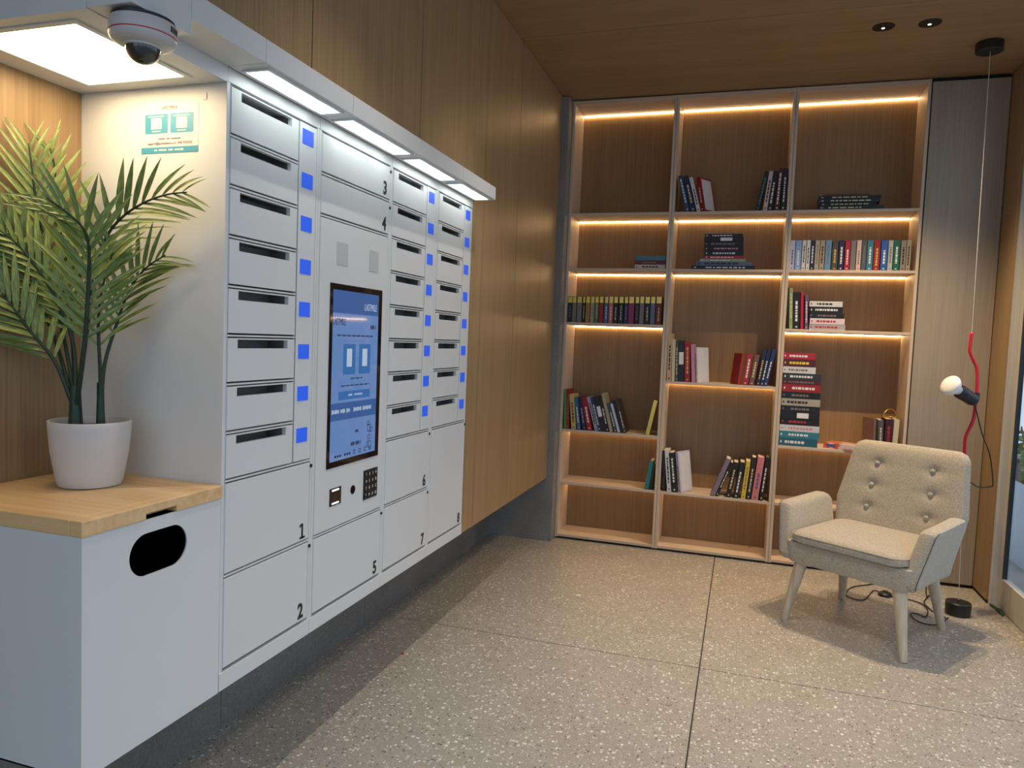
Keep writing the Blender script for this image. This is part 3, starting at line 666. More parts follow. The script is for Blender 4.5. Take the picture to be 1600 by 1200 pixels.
        keys = '123A456B789C*0#D'
        k0 = None
        for j in range(16):
            yy = 2.447+0.017+(j % 4)*0.025; zz = 0.979-0.017-(j//4)*0.027
            if k0 is None:
                k0 = MB().box(0.0024, 0.0040, yy-0.0095, yy+0.0095, zz-0.0105, zz+0.0105).build('key', keym, tp)
                base = (yy, zz); ko = k0
            else:
                ko = k0.copy(); COL.objects.link(ko); ko.parent = tp; ko.location = k0.location + Vector((0, yy-base[0], zz-base[1]))*S
            text('key_mark', keys[j], 0.016, M['bulb'], tp, (0.0043, yy, zz), RIGHTX, depth=0.0002)
    MB().box(-0.40, -0.016, y0+0.0135, y0+0.0165, D2, ZT-0.002).box(-0.018, -0.002, y0+0.0135, da-0.0006, D2, ZT-0.002).build('inner_stile', M['white'], r)
    # canopy with its lamp
    MB().box(0.0, XCAN, y0+0.0008, y1-0.0008, 2.2000, 2.262).build('canopy', M['white'], r, bevel=0.0015)
    la, lb = y0+0.030, y1-0.034
    MB().plate([(0.020, la), (0.106, la), (0.106, lb), (0.020, lb)], [(0.028, la+0.008), (0.098, la+0.008), (0.098, lb-0.008), (0.028, lb-0.008)], lambda a, b, t: (a, b, t), 2.1945, 2.2000).build('lamp_frame', M['white'], r)
    MB().box(0.028, 0.098, la+0.008, lb-0.008, 2.1952, 2.1995).build('lamp_diffuser', M['canopy_light'], r)
    return r
locker_unit(0, 'parcel locker column with doors 1 and 2, beside the plant niche')
locker_unit(1, 'parcel locker column holding the touch screen and keypad')
locker_unit(2, 'parcel locker column with doors 6 and 7, right of the screen')
locker_unit(3, 'far end parcel locker column with tall door 8')

# ---- lit canopy over the plant niche
nc = empty('niche_canopy', (-0.2, 1.43, 2.16), 'white canopy with a square light panel over the potted palm', 'canopy')
def ringxy(x0, x1, y0, y1): return [(x0, y0), (x1, y0), (x1, y1), (x0, y1)]
MB().plate(ringxy(-0.507, 0.0, 1.2155, 1.6545), ringxy(-0.418, -0.078, 1.258, 1.600), lambda a, b, t: (a, b, t), 2.160, 2.262).build('soffit', M['white'], nc)
MB().box(-0.42, -0.07, 1.25, 1.61, 2.182, 2.20).build('lamp_housing', M['white'], nc)
MB().plate(ringxy(-0.426, -0.070, 1.250, 1.608), ringxy(-0.410, -0.086, 1.266, 1.592), lambda a, b, t: (a, b, t), 2.1565, 2.160).build('lamp_frame', M['white'], nc, bevel=0.0008)
MB().box(-0.410, -0.086, 1.266, 1.592, 2.1615, 2.170).build('light_panel', M['niche_light'], nc)
MB().box(0.0006, XCAN, 1.2155, 1.385, 2.162, 2.262).build('front_box', M['white'], nc, bevel=0.0015)
MB().box(0.0006, XCAN, 1.386, 1.6545, 2.2000, 2.262).build('front_canopy', M['white'], nc, bevel=0.0015)
# ---- bin cabinet under the niche
bc = empty('bin_cabinet', (-0.25, 1.432, ZB_), 'white metal bin cabinet with an oval opening in its front', 'cabinet')
b0, b1 = 1.209, 1.652
angs = sorted([2*PI*k/48 for k in range(48)])
oc, oz = 1.432, 0.944
def pill(a, hl=0.041, rr=0.0525):
    c, s_ = math.cos(a), math.sin(a)
    return (oc+(hl if c > 1e-6 else -hl if c < -1e-6 else 0)+rr*c, oz+rr*s_)
inner = [pill(a) for a in angs]
def hit(p):
    dy, dz = p[0]-oc, p[1]-oz; t = 1e9
    for lo, hi, d in ((b0-oc, b1-oc, dy), (ZB_-oz, 1.030-oz, dz)):
        if abs(d) > 1e-9: t = min(t, (hi if d > 0 else lo)/d)
    return [oc+dy*t, oz+dz*t]
outer = [hit(p) for p in inner]
for cpt in ((b0, ZB_), (b1, ZB_), (b1, 1.030), (b0, 1.030)):     # snap the nearest ray to each corner
    j = min(range(len(outer)), key=lambda k: (outer[k][0]-cpt[0])**2+(outer[k][1]-cpt[1])**2)
    outer[j] = list(cpt)
MB().plate([tuple(p) for p in outer], inner, to3x, -0.004, 0.0).build('front_panel', M['white'], bc)
MB().box(-0.50, -0.004, b0, b0+0.004, ZB_, 1.030).box(-0.50, -0.004, b1-0.004, b1, ZB_, 1.030).box(-0.50, -0.496, b0, b1, ZB_, 1.030).box(-0.50, -0.004, b0, b1, ZB_, ZB_+0.004).build('shell', M['white'], bc)
MB().box(-0.46, -0.02, b0+0.03, b1-0.03, ZB_+0.03, 0.86).build('liner', M['black'], bc, bevel=0.01)
MB().box(-0.49, -0.006, b0+0.006, b0+0.009, ZB_+0.01, 1.02).box(-0.49, -0.006, b1-0.009, b1-0.006, ZB_+0.01, 1.02).box(-0.49, -0.487, b0+0.01, b1-0.01, ZB_+0.01, 1.02).build('inner_lining', M['black'], bc)
ld = empty('cabinet_lid', (-0.25, 1.43, 1.030), 'oiled oak lid with a finger notch on the bin cabinet', 'lid')
nt_ = [(1.204, 1.0305), (1.384, 1.0305), (1.384, 1.0455), (1.483, 1.0455), (1.483, 1.0305), (1.6535, 1.0305), (1.6535, 1.0675), (1.204, 1.0675)]
lm = MB().box(-0.505, -0.03, 1.204, 1.6535, 1.0305, 1.0675)
lm.loft([[(-0.0301, a, b) for a, b in nt_], [(0.006, a, b) for a, b in nt_]])
lm.build('lid_board', M['block'], ld, bevel=0.003)

# ---- notice stuck on the side of the first locker
po = empty('notice_poster', (-0.19, 1.654, 1.98), 'small contact notice with two teal squares on the niche side wall', 'poster')
YPZ = 1.6552
x0, x1, z0, z1 = -0.288, -0.094, 1.980, 2.113
def pq(name, mat, a, b, c, d, k): return MB().box(a, b, YPZ-0.0004*k-0.0004, YPZ-0.0004*k, c, d).build(name, mat, po)
pq('sheet', M['poster'], x0, x1, z0, z1, 0)
pq('teal_band', M['poster_teal'], x0, x1, z0, z0+0.0165, 1)
for a in (x0+0.013, x0+0.100):
    rr = MB(); pts = []
    for (cx_, cz_, s0) in ((a+0.074, z0+0.058, -90), (a+0.074, z0+0.121-0.018, 0), (a+0.004, z0+0.121-0.018, 90), (a+0.004, z0+0.058, 180)):
        for k in range(5):
            g = math.radians(s0+k*22.5); pts.append((cx_+0.004*math.cos(g), cz_+0.004*math.sin(g)))
    rr.loft([[(p[0], YPZ-0.0004, p[1]) for p in pts], [(p[0], YPZ-0.0008, p[1]) for p in pts]]).build('teal_square', M['poster_teal'], po)
    pq('code_square', M['poster'], a+0.021, a+0.057, z0+0.066, z0+0.096, 2)
    ln = MB()
    for (p, q_, zz) in ((0.010, 0.066, z0+0.1005), (0.024, 0.054, z0+0.060)):
        n = 9
        for j in range(n): ln.box(a+p+(q_-p)*j/n, a+p+(q_-p)*(j+0.75)/n, YPZ-0.0012, YPZ-0.0008, zz-0.0015, zz+0.0015)
    ln.build('white_small_print', M['poster'], po)['kind'] = 'stuff'
text('poster_lettering', 'LASTMILE', 0.0125, M['poster_ink'], po, (x0+0.097, YPZ-0.0008, z1-0.010), RIGHTY, depth=0.0002)
text('poster_lettering', 'support@lastmilebox.co.il  058-7333222', 0.0098, M['poster_ink'], po, (x0+0.098, YPZ-0.0008, z0+0.0265), RIGHTY, depth=0.0002, width=0.95)
ln = MB()
for j in range(14):
    if j in (4, 7): continue
    ln.box(x0+0.060+j*0.0055, x0+0.064+j*0.0055, YPZ-0.0008, YPZ-0.0004, z0+0.037, z0+0.0405)
ln.build('small_print', M['poster_ink'], po)['kind'] = 'stuff'
ln = MB()
for j in range(17):
    if j in (2, 8, 12): continue
    ln.box(x0+0.046+j*0.0054, x0+0.0502+j*0.0054, YPZ-0.0012, YPZ-0.0008, z0+0.006, z0+0.0105)
ln.box(x0+0.138, x0+0.145, YPZ-0.0012, YPZ-0.0008, z0+0.0055, z0+0.011)
ln.build('band_print', M['poster'], po)['kind'] = 'stuff'
MB().box(-0.081, -0.067, YPZ-0.0016, YPZ-0.0002, 2.117, 2.136).build('wall_sensor', M['white'], empty('wall_sensor_plate', (-0.074, 1.6548, 2.117), 'tiny white plate above the notice on the niche wall', 'plate'), bevel=0.0005)

# ---- security camera under the canopy
cc = empty('security_camera', (0.082, 1.285, 2.162), 'white dome security camera with a red ring under the canopy', 'camera')
C0 = (0.082, 1.285, 0)
MB().lathe([(0.045, 2.1615), (0.050, 2.1615), (0.050, 2.157), (0.063, 2.157), (0.063, 2.150), (0.055, 2.150)], 40, C0).build('mount_ring', M['black'], cc, smooth='auto')
MB().lathe([(0.060, 2.150), (0.0665, 2.149), (0.0675, 2.146), (0.0675, 2.122)], 48, C0).build('housing', M['cam_white'], cc, smooth='auto')
MB().lathe([(0.0672, 2.122), (0.0679, 2.122), (0.0679, 2.1195), (0.0672, 2.1195)], 48, C0).build('red_ring', M['cam_red'], cc, smooth='auto')
MB().lathe([(0.0675, 2.1195), (0.066, 2.113), (0.060, 2.107), (0.045, 2.101), (0.037, 2.0995)], 48, C0).build('skirt', M['cam_white'], cc, smooth='auto')
dome = plain('smoked_dome', (0.02, 0.02, 0.022), 0.04, coat=1.0)
MB().lathe([(0.036*math.cos(a), 2.100-0.036*math.sin(a)) for a in [k*PI/2/12 for k in range(12)]]+[(0.001, 2.064)], 40, C0).build('dome', dome, cc, smooth=True)
MB().lathe([(0.0362, 2.1005), (0.0395, 2.1005), (0.0395, 2.097), (0.0362, 2.096)], 40, C0).build('dome_bezel', M['cam_white'], cc, smooth='auto')
hm = MB()
for k in range(4):
    a = math.radians(8+k*7); c_, s_ = math.cos(a), math.sin(a)
    hm.box(0.0670, 0.0681, -0.0026, 0.0026, 2.130, 2.142, Matrix.Translation((0.082, 1.285, 0)) @ Matrix.Rotation(a, 4, 'Z'))
hm.build('housing_mark', M['ink'], cc)['kind'] = 'stuff'

# ================================================================== BOOKCASES
ZS = [0.035, 0.439, 0.842, 1.246, 1.65, 2.053, 2.457]
TH = 0.019
def bookcase(xa, xb, levels, label):
    r = empty('bookcase', ((xa+xb)/2, YB+0.15, 0), label, 'bookcase', 'built-in bookcase units')
    sd = 0.0195
    for a in (xa, xb-sd):
        MB().box(a+0.0004, a+sd-0.0004, YB, YBACK, 0.012, ZC-0.008).build('side_panel', M['pale_z'], r, bevel=0.0012)
    a, b = xa+sd, xb-sd
    MB().box(a, b, YB, YBACK, ZC-0.036, ZC-0.010).build('top_panel', M['pale_x'], r, bevel=0.001)
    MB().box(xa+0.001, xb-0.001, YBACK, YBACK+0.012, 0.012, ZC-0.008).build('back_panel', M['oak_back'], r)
    MB().box(xa+0.002, xb-0.002, YB+0.012, YBACK, 0.0, 0.012).build('plinth', M['black_gap'], r)
    ends = sorted([ZS[k] for k in levels])
    for z in ends:
        MB().box(a, b, YB+0.002, YBACK, z-TH, z).build('shelf', M['pale_x'], r, bevel=0.0012)
    for z in ends[1:]+[ZC-0.036+TH]:
        MB().box(a+0.004, b-0.004, YBACK-0.012, YBACK-0.001, z-TH-0.0065, z-TH-0.0005).build('led_strip', M['led'], r)
    return r
bookcase(XL, 0.8095, [0, 1, 2, 4, 5, 6], 'left bookcase bay next to the concrete pier')
bm_ = bookcase(0.8105, 1.5995, [0, 1, 3, 5, 6], 'middle bookcase bay between the two double uprights')
MB().lathe([(0.009, 0.0351), (0.009, 0.0358), (0.001, 0.0358)], 16, (CABLE_HOLE[0], CABLE_HOLE[1], 0)).build('cable_hole', M['black'], bm_)
bookcase(1.6005, 2.4105, [0, 1, 2, 4, 5, 6], 'right bookcase bay behind the armchair')

# ================================================================== BOOKS
BC = dict(black=(22, 20, 22), grey=(120, 112, 110), mustard=(165, 120, 45), beige=(165, 150, 120), green=(75, 120, 60), red=(150, 25, 32), blue=(62, 100, 140),
  salmon=(190, 105, 95), navy=(28, 32, 68), magenta=(140, 35, 90), slate=(92, 102, 128), darkred=(100, 22, 26), lavender=(186, 186, 208), paleblue=(130, 158, 200),
  white=(205, 203, 205), greige=(165, 155, 142), tan=(160, 142, 118), steel=(96, 140, 178), olive=(72, 66, 52), crimson=(165, 28, 48), pinkbeige=(205, 178, 170),
  darkgrey=(80, 82, 88), teal=(52, 122, 138), royal=(42, 92, 165), lightgrey=(178, 175, 172), emerald=(16, 96, 72), taupe=(140, 128, 114), bluedeep=(32, 66, 100),
  maroon=(78, 22, 30), blackgreen=(24, 34, 32), brownred=(96, 44, 38), palegreen=(140, 162, 130), olivegreen=(138, 150, 96), purple=(100, 74, 118), greybook=(165, 160, 165),
  whitepink=(215, 195, 200), tanblack=(190, 160, 120), cream=(205, 190, 155), blacknavy=(22, 26, 40), pink=(190, 130, 160), brownwhite=(110, 76, 66), navyblue=(34, 50, 100),
  greenbook=(78, 130, 62), yellowtan=(198, 168, 100), greylilac=(160, 158, 178), blackbrown=(34, 30, 32), multidark=(48, 74, 84), whiteblue=(186, 200, 220),
  darkbrown=(62, 46, 38), gold=(212, 175, 70), darkteal=(36, 92, 108), charcoal=(44, 46, 54), brownmuted=(128, 98, 88), maroonblack=(64, 18, 26), lilacwhite=(190, 186, 208),
  greyred=(130, 112, 124), yellow=(212, 180, 48), blackbrown2=(40, 30, 28), pinkorange=(202, 120, 120), tealbook=(42, 112, 116))
WORD = dict(blackgreen='green-black', bluedeep='deep blue', darkred='dark red', paleblue='pale blue', pinkbeige='pale pink', darkgrey='dark grey', royal='royal blue', lightgrey='light grey',
  brownred='brown-red', palegreen='pale green', olivegreen='olive green', greybook='grey', whitepink='pink-white', tanblack='tan and black', blacknavy='blue-black', brownwhite='brown and white',
  navyblue='navy blue', greenbook='green', yellowtan='yellow-tan', greylilac='grey-lilac', blackbrown='black and brown', multidark='dark teal', whiteblue='white-blue', darkbrown='dark brown',
  darkteal='dark teal', brownmuted='muted brown', maroonblack='black and maroon', lilacwhite='lilac-white', greyred='grey and red', blackbrown2='brown-black', pinkorange='pink and orange', tealbook='teal')
TC = dict(white=(225, 222, 222), black=(24, 22, 24), dim=(120, 110, 105), cream=(210, 195, 160), lilac=(150, 140, 180), gold=(205, 170, 80), violet=(90, 80, 150), teal=(60, 140, 140),
  red=(170, 40, 50), pink=(210, 130, 150), yellow=(225, 195, 70))
def bookmat(c): return plain('cover_'+c, srgb(*BC[c]), 0.45, var=0.10, scale=35)
def inkmat(c): return plain('spine_print_'+c, srgb(*TC[c]), 0.5, var=0.05)
ORD = ['first', 'second', 'third', 'fourth', 'fifth', 'sixth', 'seventh', 'eighth', 'ninth', 'tenth', 'eleventh', 'twelfth', 'thirteenth', 'fourteenth', 'fifteenth', 'sixteenth',
       'seventeenth', 'eighteenth', 'nineteenth', 'twentieth', 'twenty-first']
WHERE = {
 'left gold-topped row': ('from the left in the gold-topped row, left bay', 'gold-topped row of books'),
 'upper right row': ('from the left in the long row, right bay', 'long row of books in the right bay'),
 'top centre left group': ('from the left, leaning at upper left, middle bay', 'leaning books at top of the middle bay'),
 'top centre right group': ('from the left, upper right group, middle bay', 'dark books at top of the middle bay'),
 'top right stack': ('from the bottom in the topmost stack, right bay', 'flat stack at top of the right bay'),
 'left teal stack': ('from the bottom in the stack of three, left bay', 'stack of three in the left bay'),
 'centre dark stack': ('from the bottom in the dark stack, middle bay', 'dark stack in the middle bay'),
 'right mixed standing': ('from the left, standing beside the short stack, right bay', 'standing books beside the short stack'),
 'right mixed stack': ('from the bottom in the short stack, right bay', 'short stack in the right bay'),
 'centre left group': ('from the left, standing group at mid height, middle bay', 'standing group at mid height of the middle bay'),
 'centre right group': ('from the left, leaning red-and-navy group, middle bay', 'leaning red and navy books in the middle bay'),
 'lower left group': ('from the left in the slanting row, left bay', 'slanting row in the left bay'),
 'tall right stack': ('from the bottom of the tall stack, right bay', 'tall stack in the right bay'),
 'right corner group': ('from the left, corner group under the wire ring', 'corner group under the wire ring'),
 'bottom centre left group': ('from the left, low left group, middle bay', 'low left group in the middle bay'),
 'bottom centre right group': ('from the left, low right group, middle bay', 'low right group in the middle bay'),
 'bottom left pair': ('of the low pair at right of left bay', 'low pair in the left bay'),
}
rb = random.Random(11)
def book_parts(r, lx, lz, d, col, tcol, kind, flat):
    """local frame: spine at y=0 facing the room; standing: thickness along x, lying: thickness along z"""
    t = min(0.0022, 0.2*(lz if flat else lx))
    cv = MB(); pg = MB(); ti = MB()
    inset = 0.0035
    if flat:
        cv.box(0, lx, 0, d, 0, t).box(0, lx, 0, d, lz-t, lz).box(0, lx, 0, t, t, lz-t)
        pg.box(inset, lx-inset, t, d-inset, t, lz-t)
    else:
        cv.box(0, t, 0, d, 0, lz).box(lx-t, lx, 0, d, 0, lz).box(t, lx-t, 0, t, 0, lz)
        pg.box(t, lx-t, t, d-inset, inset, lz-inset)
    c = cv.build('cover', bookmat(col) if col != 'gold' else M['goldbook'], r, local=True)
    pg.build('pages', M['paper'] if kind != 'gold1' else M['goldbook'], r, local=True)
    L = lx if flat else lz; T = lz if flat else lx
    e0, e1 = -0.0006, 0.0004
    def strip(u0, u1, w0, w1, mb):
        if flat: mb.box(u0*L, u1*L, e0, e1, w0*T, w1*T)
        else: mb.box(w0*T, w1*T, e0, e1, u0*L, u1*L)
    if kind == 'gold':
        g = MB(); strip(0.755, 0.985, 0.06, 0.94, g); g.build('spine_band', plain('gold_band', srgb(226, 198, 92), 0.3, var=0.25, scale=90, metal=0.3), c, local=True)
        if tcol != 'none':
            u = rb.uniform(0.12, 0.2)
            while u < 0.62:
                n = rb.uniform(0.05, 0.13); strip(u, u+n, 0.40, 0.62, ti); u += n+0.035
    elif tcol == 'whitebox':
        strip(0.42, 0.72, 0.10, 0.90, ti)
        tcol = 'white'
    elif tcol != 'none':
        u = rb.uniform(0.14, 0.26); u_end = rb.uniform(0.62, 0.86)
        while u < u_end:
            n = rb.uniform(0.03, 0.10); strip(u, min(u+n, 0.9), 0.34, 0.66, ti); u += n+0.022
        strip(0.04, 0.075, 0.36, 0.64, ti)
    if kind == 'gold' and tcol == 'none': ti = MB()
    if ti.v: ti.build('spine_print', inkmat(tcol), c, local=True)['kind'] = 'stuff'
    if kind == 'face':           # front board seen from the room
        k = MB().box(lx, lx+0.0006, 0.02, d-0.012, 0.05*lz, 0.95*lz)
        k.build('cover_print', plain('cover_print_pale', (0.62, 0.60, 0.62), 0.6, var=0.12, scale=50), c, local=True)
BAYS = ((0.0755, 0.789), (0.8310, 1.579), (1.6210, 2.390))
def settle(items):
    """slide leaning books along the shelf until neighbours only touch"""
    it = [list(b) for b in items]
    bay = min(BAYS, key=lambda b: abs((b[0]+b[1])/2-it[0][0]))
    for b in it: b[1] = max(b[1]*0.93, 0.008)
    if sum(b[3] for b in it) <= 0:
        edge = None
        for b in it:
            t = math.tan(math.radians(max(0, -b[3]))); h = b[2]*math.cos(math.radians(b[3]))
            lo = bay[0]+h*t if edge is None else edge[0]+max(0, min(h, edge[2])*(t-edge[1]))+0.0006
            b[0] = max(b[0], lo)
            edge = (b[0]+b[1]/math.cos(math.radians(b[3])), t, h)
    else:
        edge = None
        for b in reversed(it):
            t = math.tan(math.radians(max(0, b[3]))); h = b[2]*math.cos(math.radians(b[3])); wd = b[1]/math.cos(math.radians(b[3]))
            hi = bay[1]-h*t if edge is None else edge[0]-max(0, min(h, edge[2])*(t-edge[1]))-0.0006
            b[0] = min(b[0], hi-wd)
            edge = (b[0], t, h)
    return it
for row, how, z, items in BOOKS:
    n = len(items)
    if how == 'stand': items = settle([b[:3]+((0.0,) if row in ('left gold-topped row', 'upper right row') else (b[3],))+b[4:] for b in items])
    if how == 'stand':
        wh = WHERE.get(row)
        for k, (x, w, h, th, col, tc, kind) in enumerate(items):
            cw = WORD.get(col, col)
            if row == 'lower left gold':
                lab, grp = 'gold foil book leaning alone against the upright, left bay', None
            else:
                lab = '%s book, %s %s' % (cw, ORD[k], wh[0]); grp = wh[1]
            rz = 0.0; d = 0.15 + 0.02*rb.random(); yy = YB+0.010+0.004*rb.random()
            if kind == 'face': rz = math.radians(-30); d = 0.15
            if kind == 'faceL': rz = math.radians(24); d = 0.13; yy = YB+0.012
            a = math.radians(th)
            lift = max(0.0, w*math.sin(a))
            px = x
            if kind == 'faceL': px = x-0.012; 
            r = empty('book', (px, yy, z+lift+0.0004), lab, 'book', grp, rot=(0, 0, 0))
            r.rotation_mode = 'XYZ'
            r.rotation_euler = (Matrix.Rotation(rz, 3, 'Z') @ Matrix.Rotation(a, 3, 'Y')).to_euler()
            book_parts(r, w, h, d, col, tc, kind, False)
    else:
        zz = z+0.0004; wh = WHERE[row]
        scale = 1.0
        for k, (x, lx, lz, col, tc) in enumerate(items):
            cw = WORD.get(col, col)
            lab = '%s book lying %s %s' % (cw, ORD[k], wh[0])
            r = empty('book', (x, YB+0.012+0.006*rb.random(), zz), lab, 'book', wh[1])
            lz2 = lz*0.985
            book_parts(r, lx, lz2, 0.165, col, tc, 'p', True)
            zz += lz2+0.0004
def blotched(name, a, b, scale):
    m = plain(name, a, 0.35)
    for n in m.node_tree.nodes:
        if n.type == 'MIX': n.inputs[6].default_value = (*a, 1); n.inputs[7].default_value = (*b, 1)
        if n.type == 'TEX_NOISE': n.inputs['Scale'].default_value = scale
    nt = m.node_tree; nz = [n for n in nt.nodes if n.type == 'TEX_NOISE'][0]; mx = [n for n in nt.nodes if n.type == 'MIX'][0]
    mr = nt.nodes.new('ShaderNodeMapRange'); mr.inputs[1].default_value = 0.45; mr.inputs[2].default_value = 0.58
    nt.links.new(nz.outputs['Fac'], mr.inputs[0]); nt.links.new(mr.outputs[0], mx.inputs[0])
    return m
# paperback lying face up and the wire ring in the right corner
r = empty('paperback', (2.045, YB+0.075, 0.8424), 'orange and white paperback lying face up behind the armchair', 'book', rot=(0, 0, math.radians(-28)))
MB().box(-0.105, 0.105, -0.066, 0.066, 0.004, 0.036).build('pages', M['paper'], r, local=True)
MB().box(-0.11, 0.11, -0.07, 0.07, 0.036, 0.0385).box(-0.11, 0.11, -0.07, 0.07, 0.0, 0.004).box(-0.11, 0.11, -0.0705, -0.068, 0.004, 0.036).build('cover', blotched('cover_orange', srgb(206, 96, 60), srgb(225, 205, 205), 14), r, local=True)
MB().box(-0.09, -0.03, -0.0712, -0.0703, 0.010, 0.030).build('spine_print', inkmat('violet'), r, local=True)
ringc = (2.322, 5.44, 1.077)
rg = empty('wire_ring', ringc, 'thin gold wire hairband resting on the corner books', 'hairband')
pts = [(ringc[0]+0.046*math.cos(a), ringc[1]+0.03*math.cos(a), ringc[2]+0.0035+0.052*math.sin(a)) for a in [PI*k/16 for k in range(17)]]
MB().tube(pts, 0.0042, 8).build('band', M['goldbook'], rg, smooth=True)
pts = [(ringc[0]+0.040*math.cos(a), ringc[1]+0.035*math.sin(a), ringc[2]+0.0035+0.004*math.sin(3*a)) for a in [2*PI*k/24 for k in range(25)]]
MB().tube(pts, 0.003, 8).build('loop', M['goldbook'], rg, smooth=True)

# ================================================================== ARMCHAIR
ch = empty('armchair', (2.085, 4.345, 0), 'beige linen armchair with buttoned back and splayed wooden legs', 'armchair', rot=(0, 0, math.radians(-34)))
def rrect(hw, hh, r, n=6):
    r = min(r, hw*0.98, hh*0.98); pts = []
    for cx_, cy_, a0 in ((hw-r, hh-r, 0), (-hw+r, hh-r, 90), (-hw+r, -hh+r, 180), (hw-r, -hh+r, 270)):
        for k in range(n+1):
            a = math.radians(a0+90*k/n); pts.append((cx_+r*math.cos(a), cy_+r*math.sin(a)))
    return pts
# seat base: shallow upholstered tray
rows = []
for t, (w_, grow) in enumerate([(0.335, -0.012), (0.338, -0.003), (0.348, 0.0), (0.43, 0.004), (0.447, 0.002), (0.452, -0.008)]):
    rows.append([(x, y-0.035, w_) for x, y in rrect(0.325+grow+(w_-0.335)*0.10, 0.275+grow, 0.05)])
MB().loft(rows).build('seat_base', M['fabric'], ch, smooth='auto', local=True)
# cushion
rows = []
for hgt, ins in ((0.450, 0.03), (0.454, 0.012), (0.462, 0.003), (0.476, 0.0), (0.492, 0.003), (0.504, 0.012), (0.512, 0.032), (0.516, 0.075), (0.518, 0.14)):
    rows.append([(x, y-0.052+0.0, hgt+0.012*max(0, (y+0.28)/0.56)) for x, y in rrect(0.305-ins, 0.285-ins, 0.07, 8)])
cu = MB().loft(rows).build('seat_cushion', M['fabric'], ch, smooth='auto', local=True)
for hz in (0.466, 0.497):
    ring = [(x, y-0.052, hz+0.012*max(0, (y+0.28)/0.56)) for x, y in rrect(0.3045, 0.2845, 0.07, 8)]
    MB().tube(ring+[ring[0]], 0.0035, 6).build('piping', M['fabric'], cu, smooth=True, local=True)
# backrest
buttons = [(-0.135, 0.865), (-0.145, 0.74), (-0.150, 0.615), (0.165, 0.865), (0.175, 0.74), (0.175, 0.615)]
def back_v(w_): return 0.185 + (w_-0.45)*0.27
rows = []
NT = 40
for i in range(NT+1):
    t = i/NT; w_ = 0.36 + (0.985-0.36)*t
    if w_ < 0.64: hw = 0.315+0.045*(w_-0.36)/0.28
    else: hw = 0.36-0.048*(w_-0.64)/0.345
    edge = 0.0
    if t > 0.90: edge = (t-0.90)/0.10
    th = 0.105-0.03*t
    sh = 1-math.sqrt(max(0, 1-edge*edge)) if edge else 0
    hw2 = hw-0.05*sh; th2 = th*(1-0.72*sh)
    w2 = w_ - 0.0
    loop = []
    n_f = 44
    for j in range(n_f+1):                     # front face, left to right
        u = -hw2+2*hw2*j/n_f
        e = min(1.0, (hw2-abs(u))/0.035)
        rnd_ = (1-math.sqrt(max(0, 1-(1-e)**2)))*th2*0.5
        crown = -0.018*(1-(u/hw2)**2)
        dim = 0
        for bu, bw in buttons:
            q2 = ((u-bu)**2+(w2-bw)**2)
            dim += 0.013*math.exp(-q2/(2*0.021**2))+0.005*math.exp(-(((u-bu)/0.09)**2+((w2-bw)/0.018)**2))
        loop.append((u+0.012*t, back_v(w2)+crown+rnd_+dim+0.5*(th-th2), w2))
    for j in range(1, 16):                     # back face, right to left
        a = j/16; u = hw2-2*hw2*a
        e = min(1.0, (hw2-abs(u))/0.035)
        rnd_ = (1-math.sqrt(max(0, 1-(1-e)**2)))*th2*0.5
        loop.append((u+0.012*t, back_v(w2)+th-0.5*(th-th2)-rnd_, w2))
    rows.append(loop)
bk = MB().loft(rows).build('backrest', M['fabric'], ch, smooth='auto', local=True)
for bu, bw in buttons:
    v_ = back_v(bw)-0.018*(1-(bu/0.34)**2)+0.012
    mt = Matrix.Translation((bu, v_, bw)) @ Matrix.Rotation(math.radians(90-15), 4, 'X')
    MB().lathe([(0.002, 0.014), (0.008, 0.0125), (0.0125, 0.008), (0.014, 0.002), (0.0125, -0.004)], 20, (0, 0, 0), mt).build('button', M['fabric'], bk, smooth=True, local=True)
# arms: flared upholstered panels
def arm(sg):
    prof = [(-0.302, 0.375), (-0.285, 0.345), (-0.24, 0.340), (0.12, 0.340), (0.165, 0.355), (0.178, 0.40), (0.205, 0.60), (0.200, 0.638), (0.165, 0.660), (0.11, 0.661), (-0.16, 0.646), (-0.213, 0.636), (-0.238, 0.600)]
    # resample with rounded corners
    P = bez(prof+[prof[0]], 4)[:-1]
    cv = sum(p[0] for p in P)/len(P); cw_ = sum(p[1] for p in P)/len(P)
    rows = []
    for off, shr in ((-0.044, 0.045), (-0.043, 0.028), (-0.038, 0.012), (-0.028, 0.003), (-0.015, 0.0), (0.015, 0.0), (0.028, 0.003), (0.038, 0.012), (0.043, 0.028), (0.044, 0.045)):
        loop = []
        for p in P:
            dv, dw = p[0]-cv, p[1]-cw_; l = math.hypot(dv, dw); k = (l-shr)/l
            v_, w_ = cv+dv*k, cw_+dw*k
            u = (0.322 if sg < 0 else 0.298) + (w_-0.338)*(0.24 if sg < 0 else 0.20) - 0.035*v_ + off
            loop.append((sg*u, v_, w_))
        rows.append(loop)
    a_ = MB().loft(rows).build('arm', M['fabric'], ch, smooth='auto', local=True)
    seam = [(rows[7][k][0]+sg*0.0006, rows[7][k][1]-0.0006, rows[7][k][2]) for k in list(range(len(P)-11, len(P)))+list(range(0, 5))]
    MB().tube(seam, 0.0022, 6).build('seam', plain('seam_thread', (0.10, 0.09, 0.08), 0.9), a_, smooth=True, local=True)
    return a_
arm(-1); arm(1)
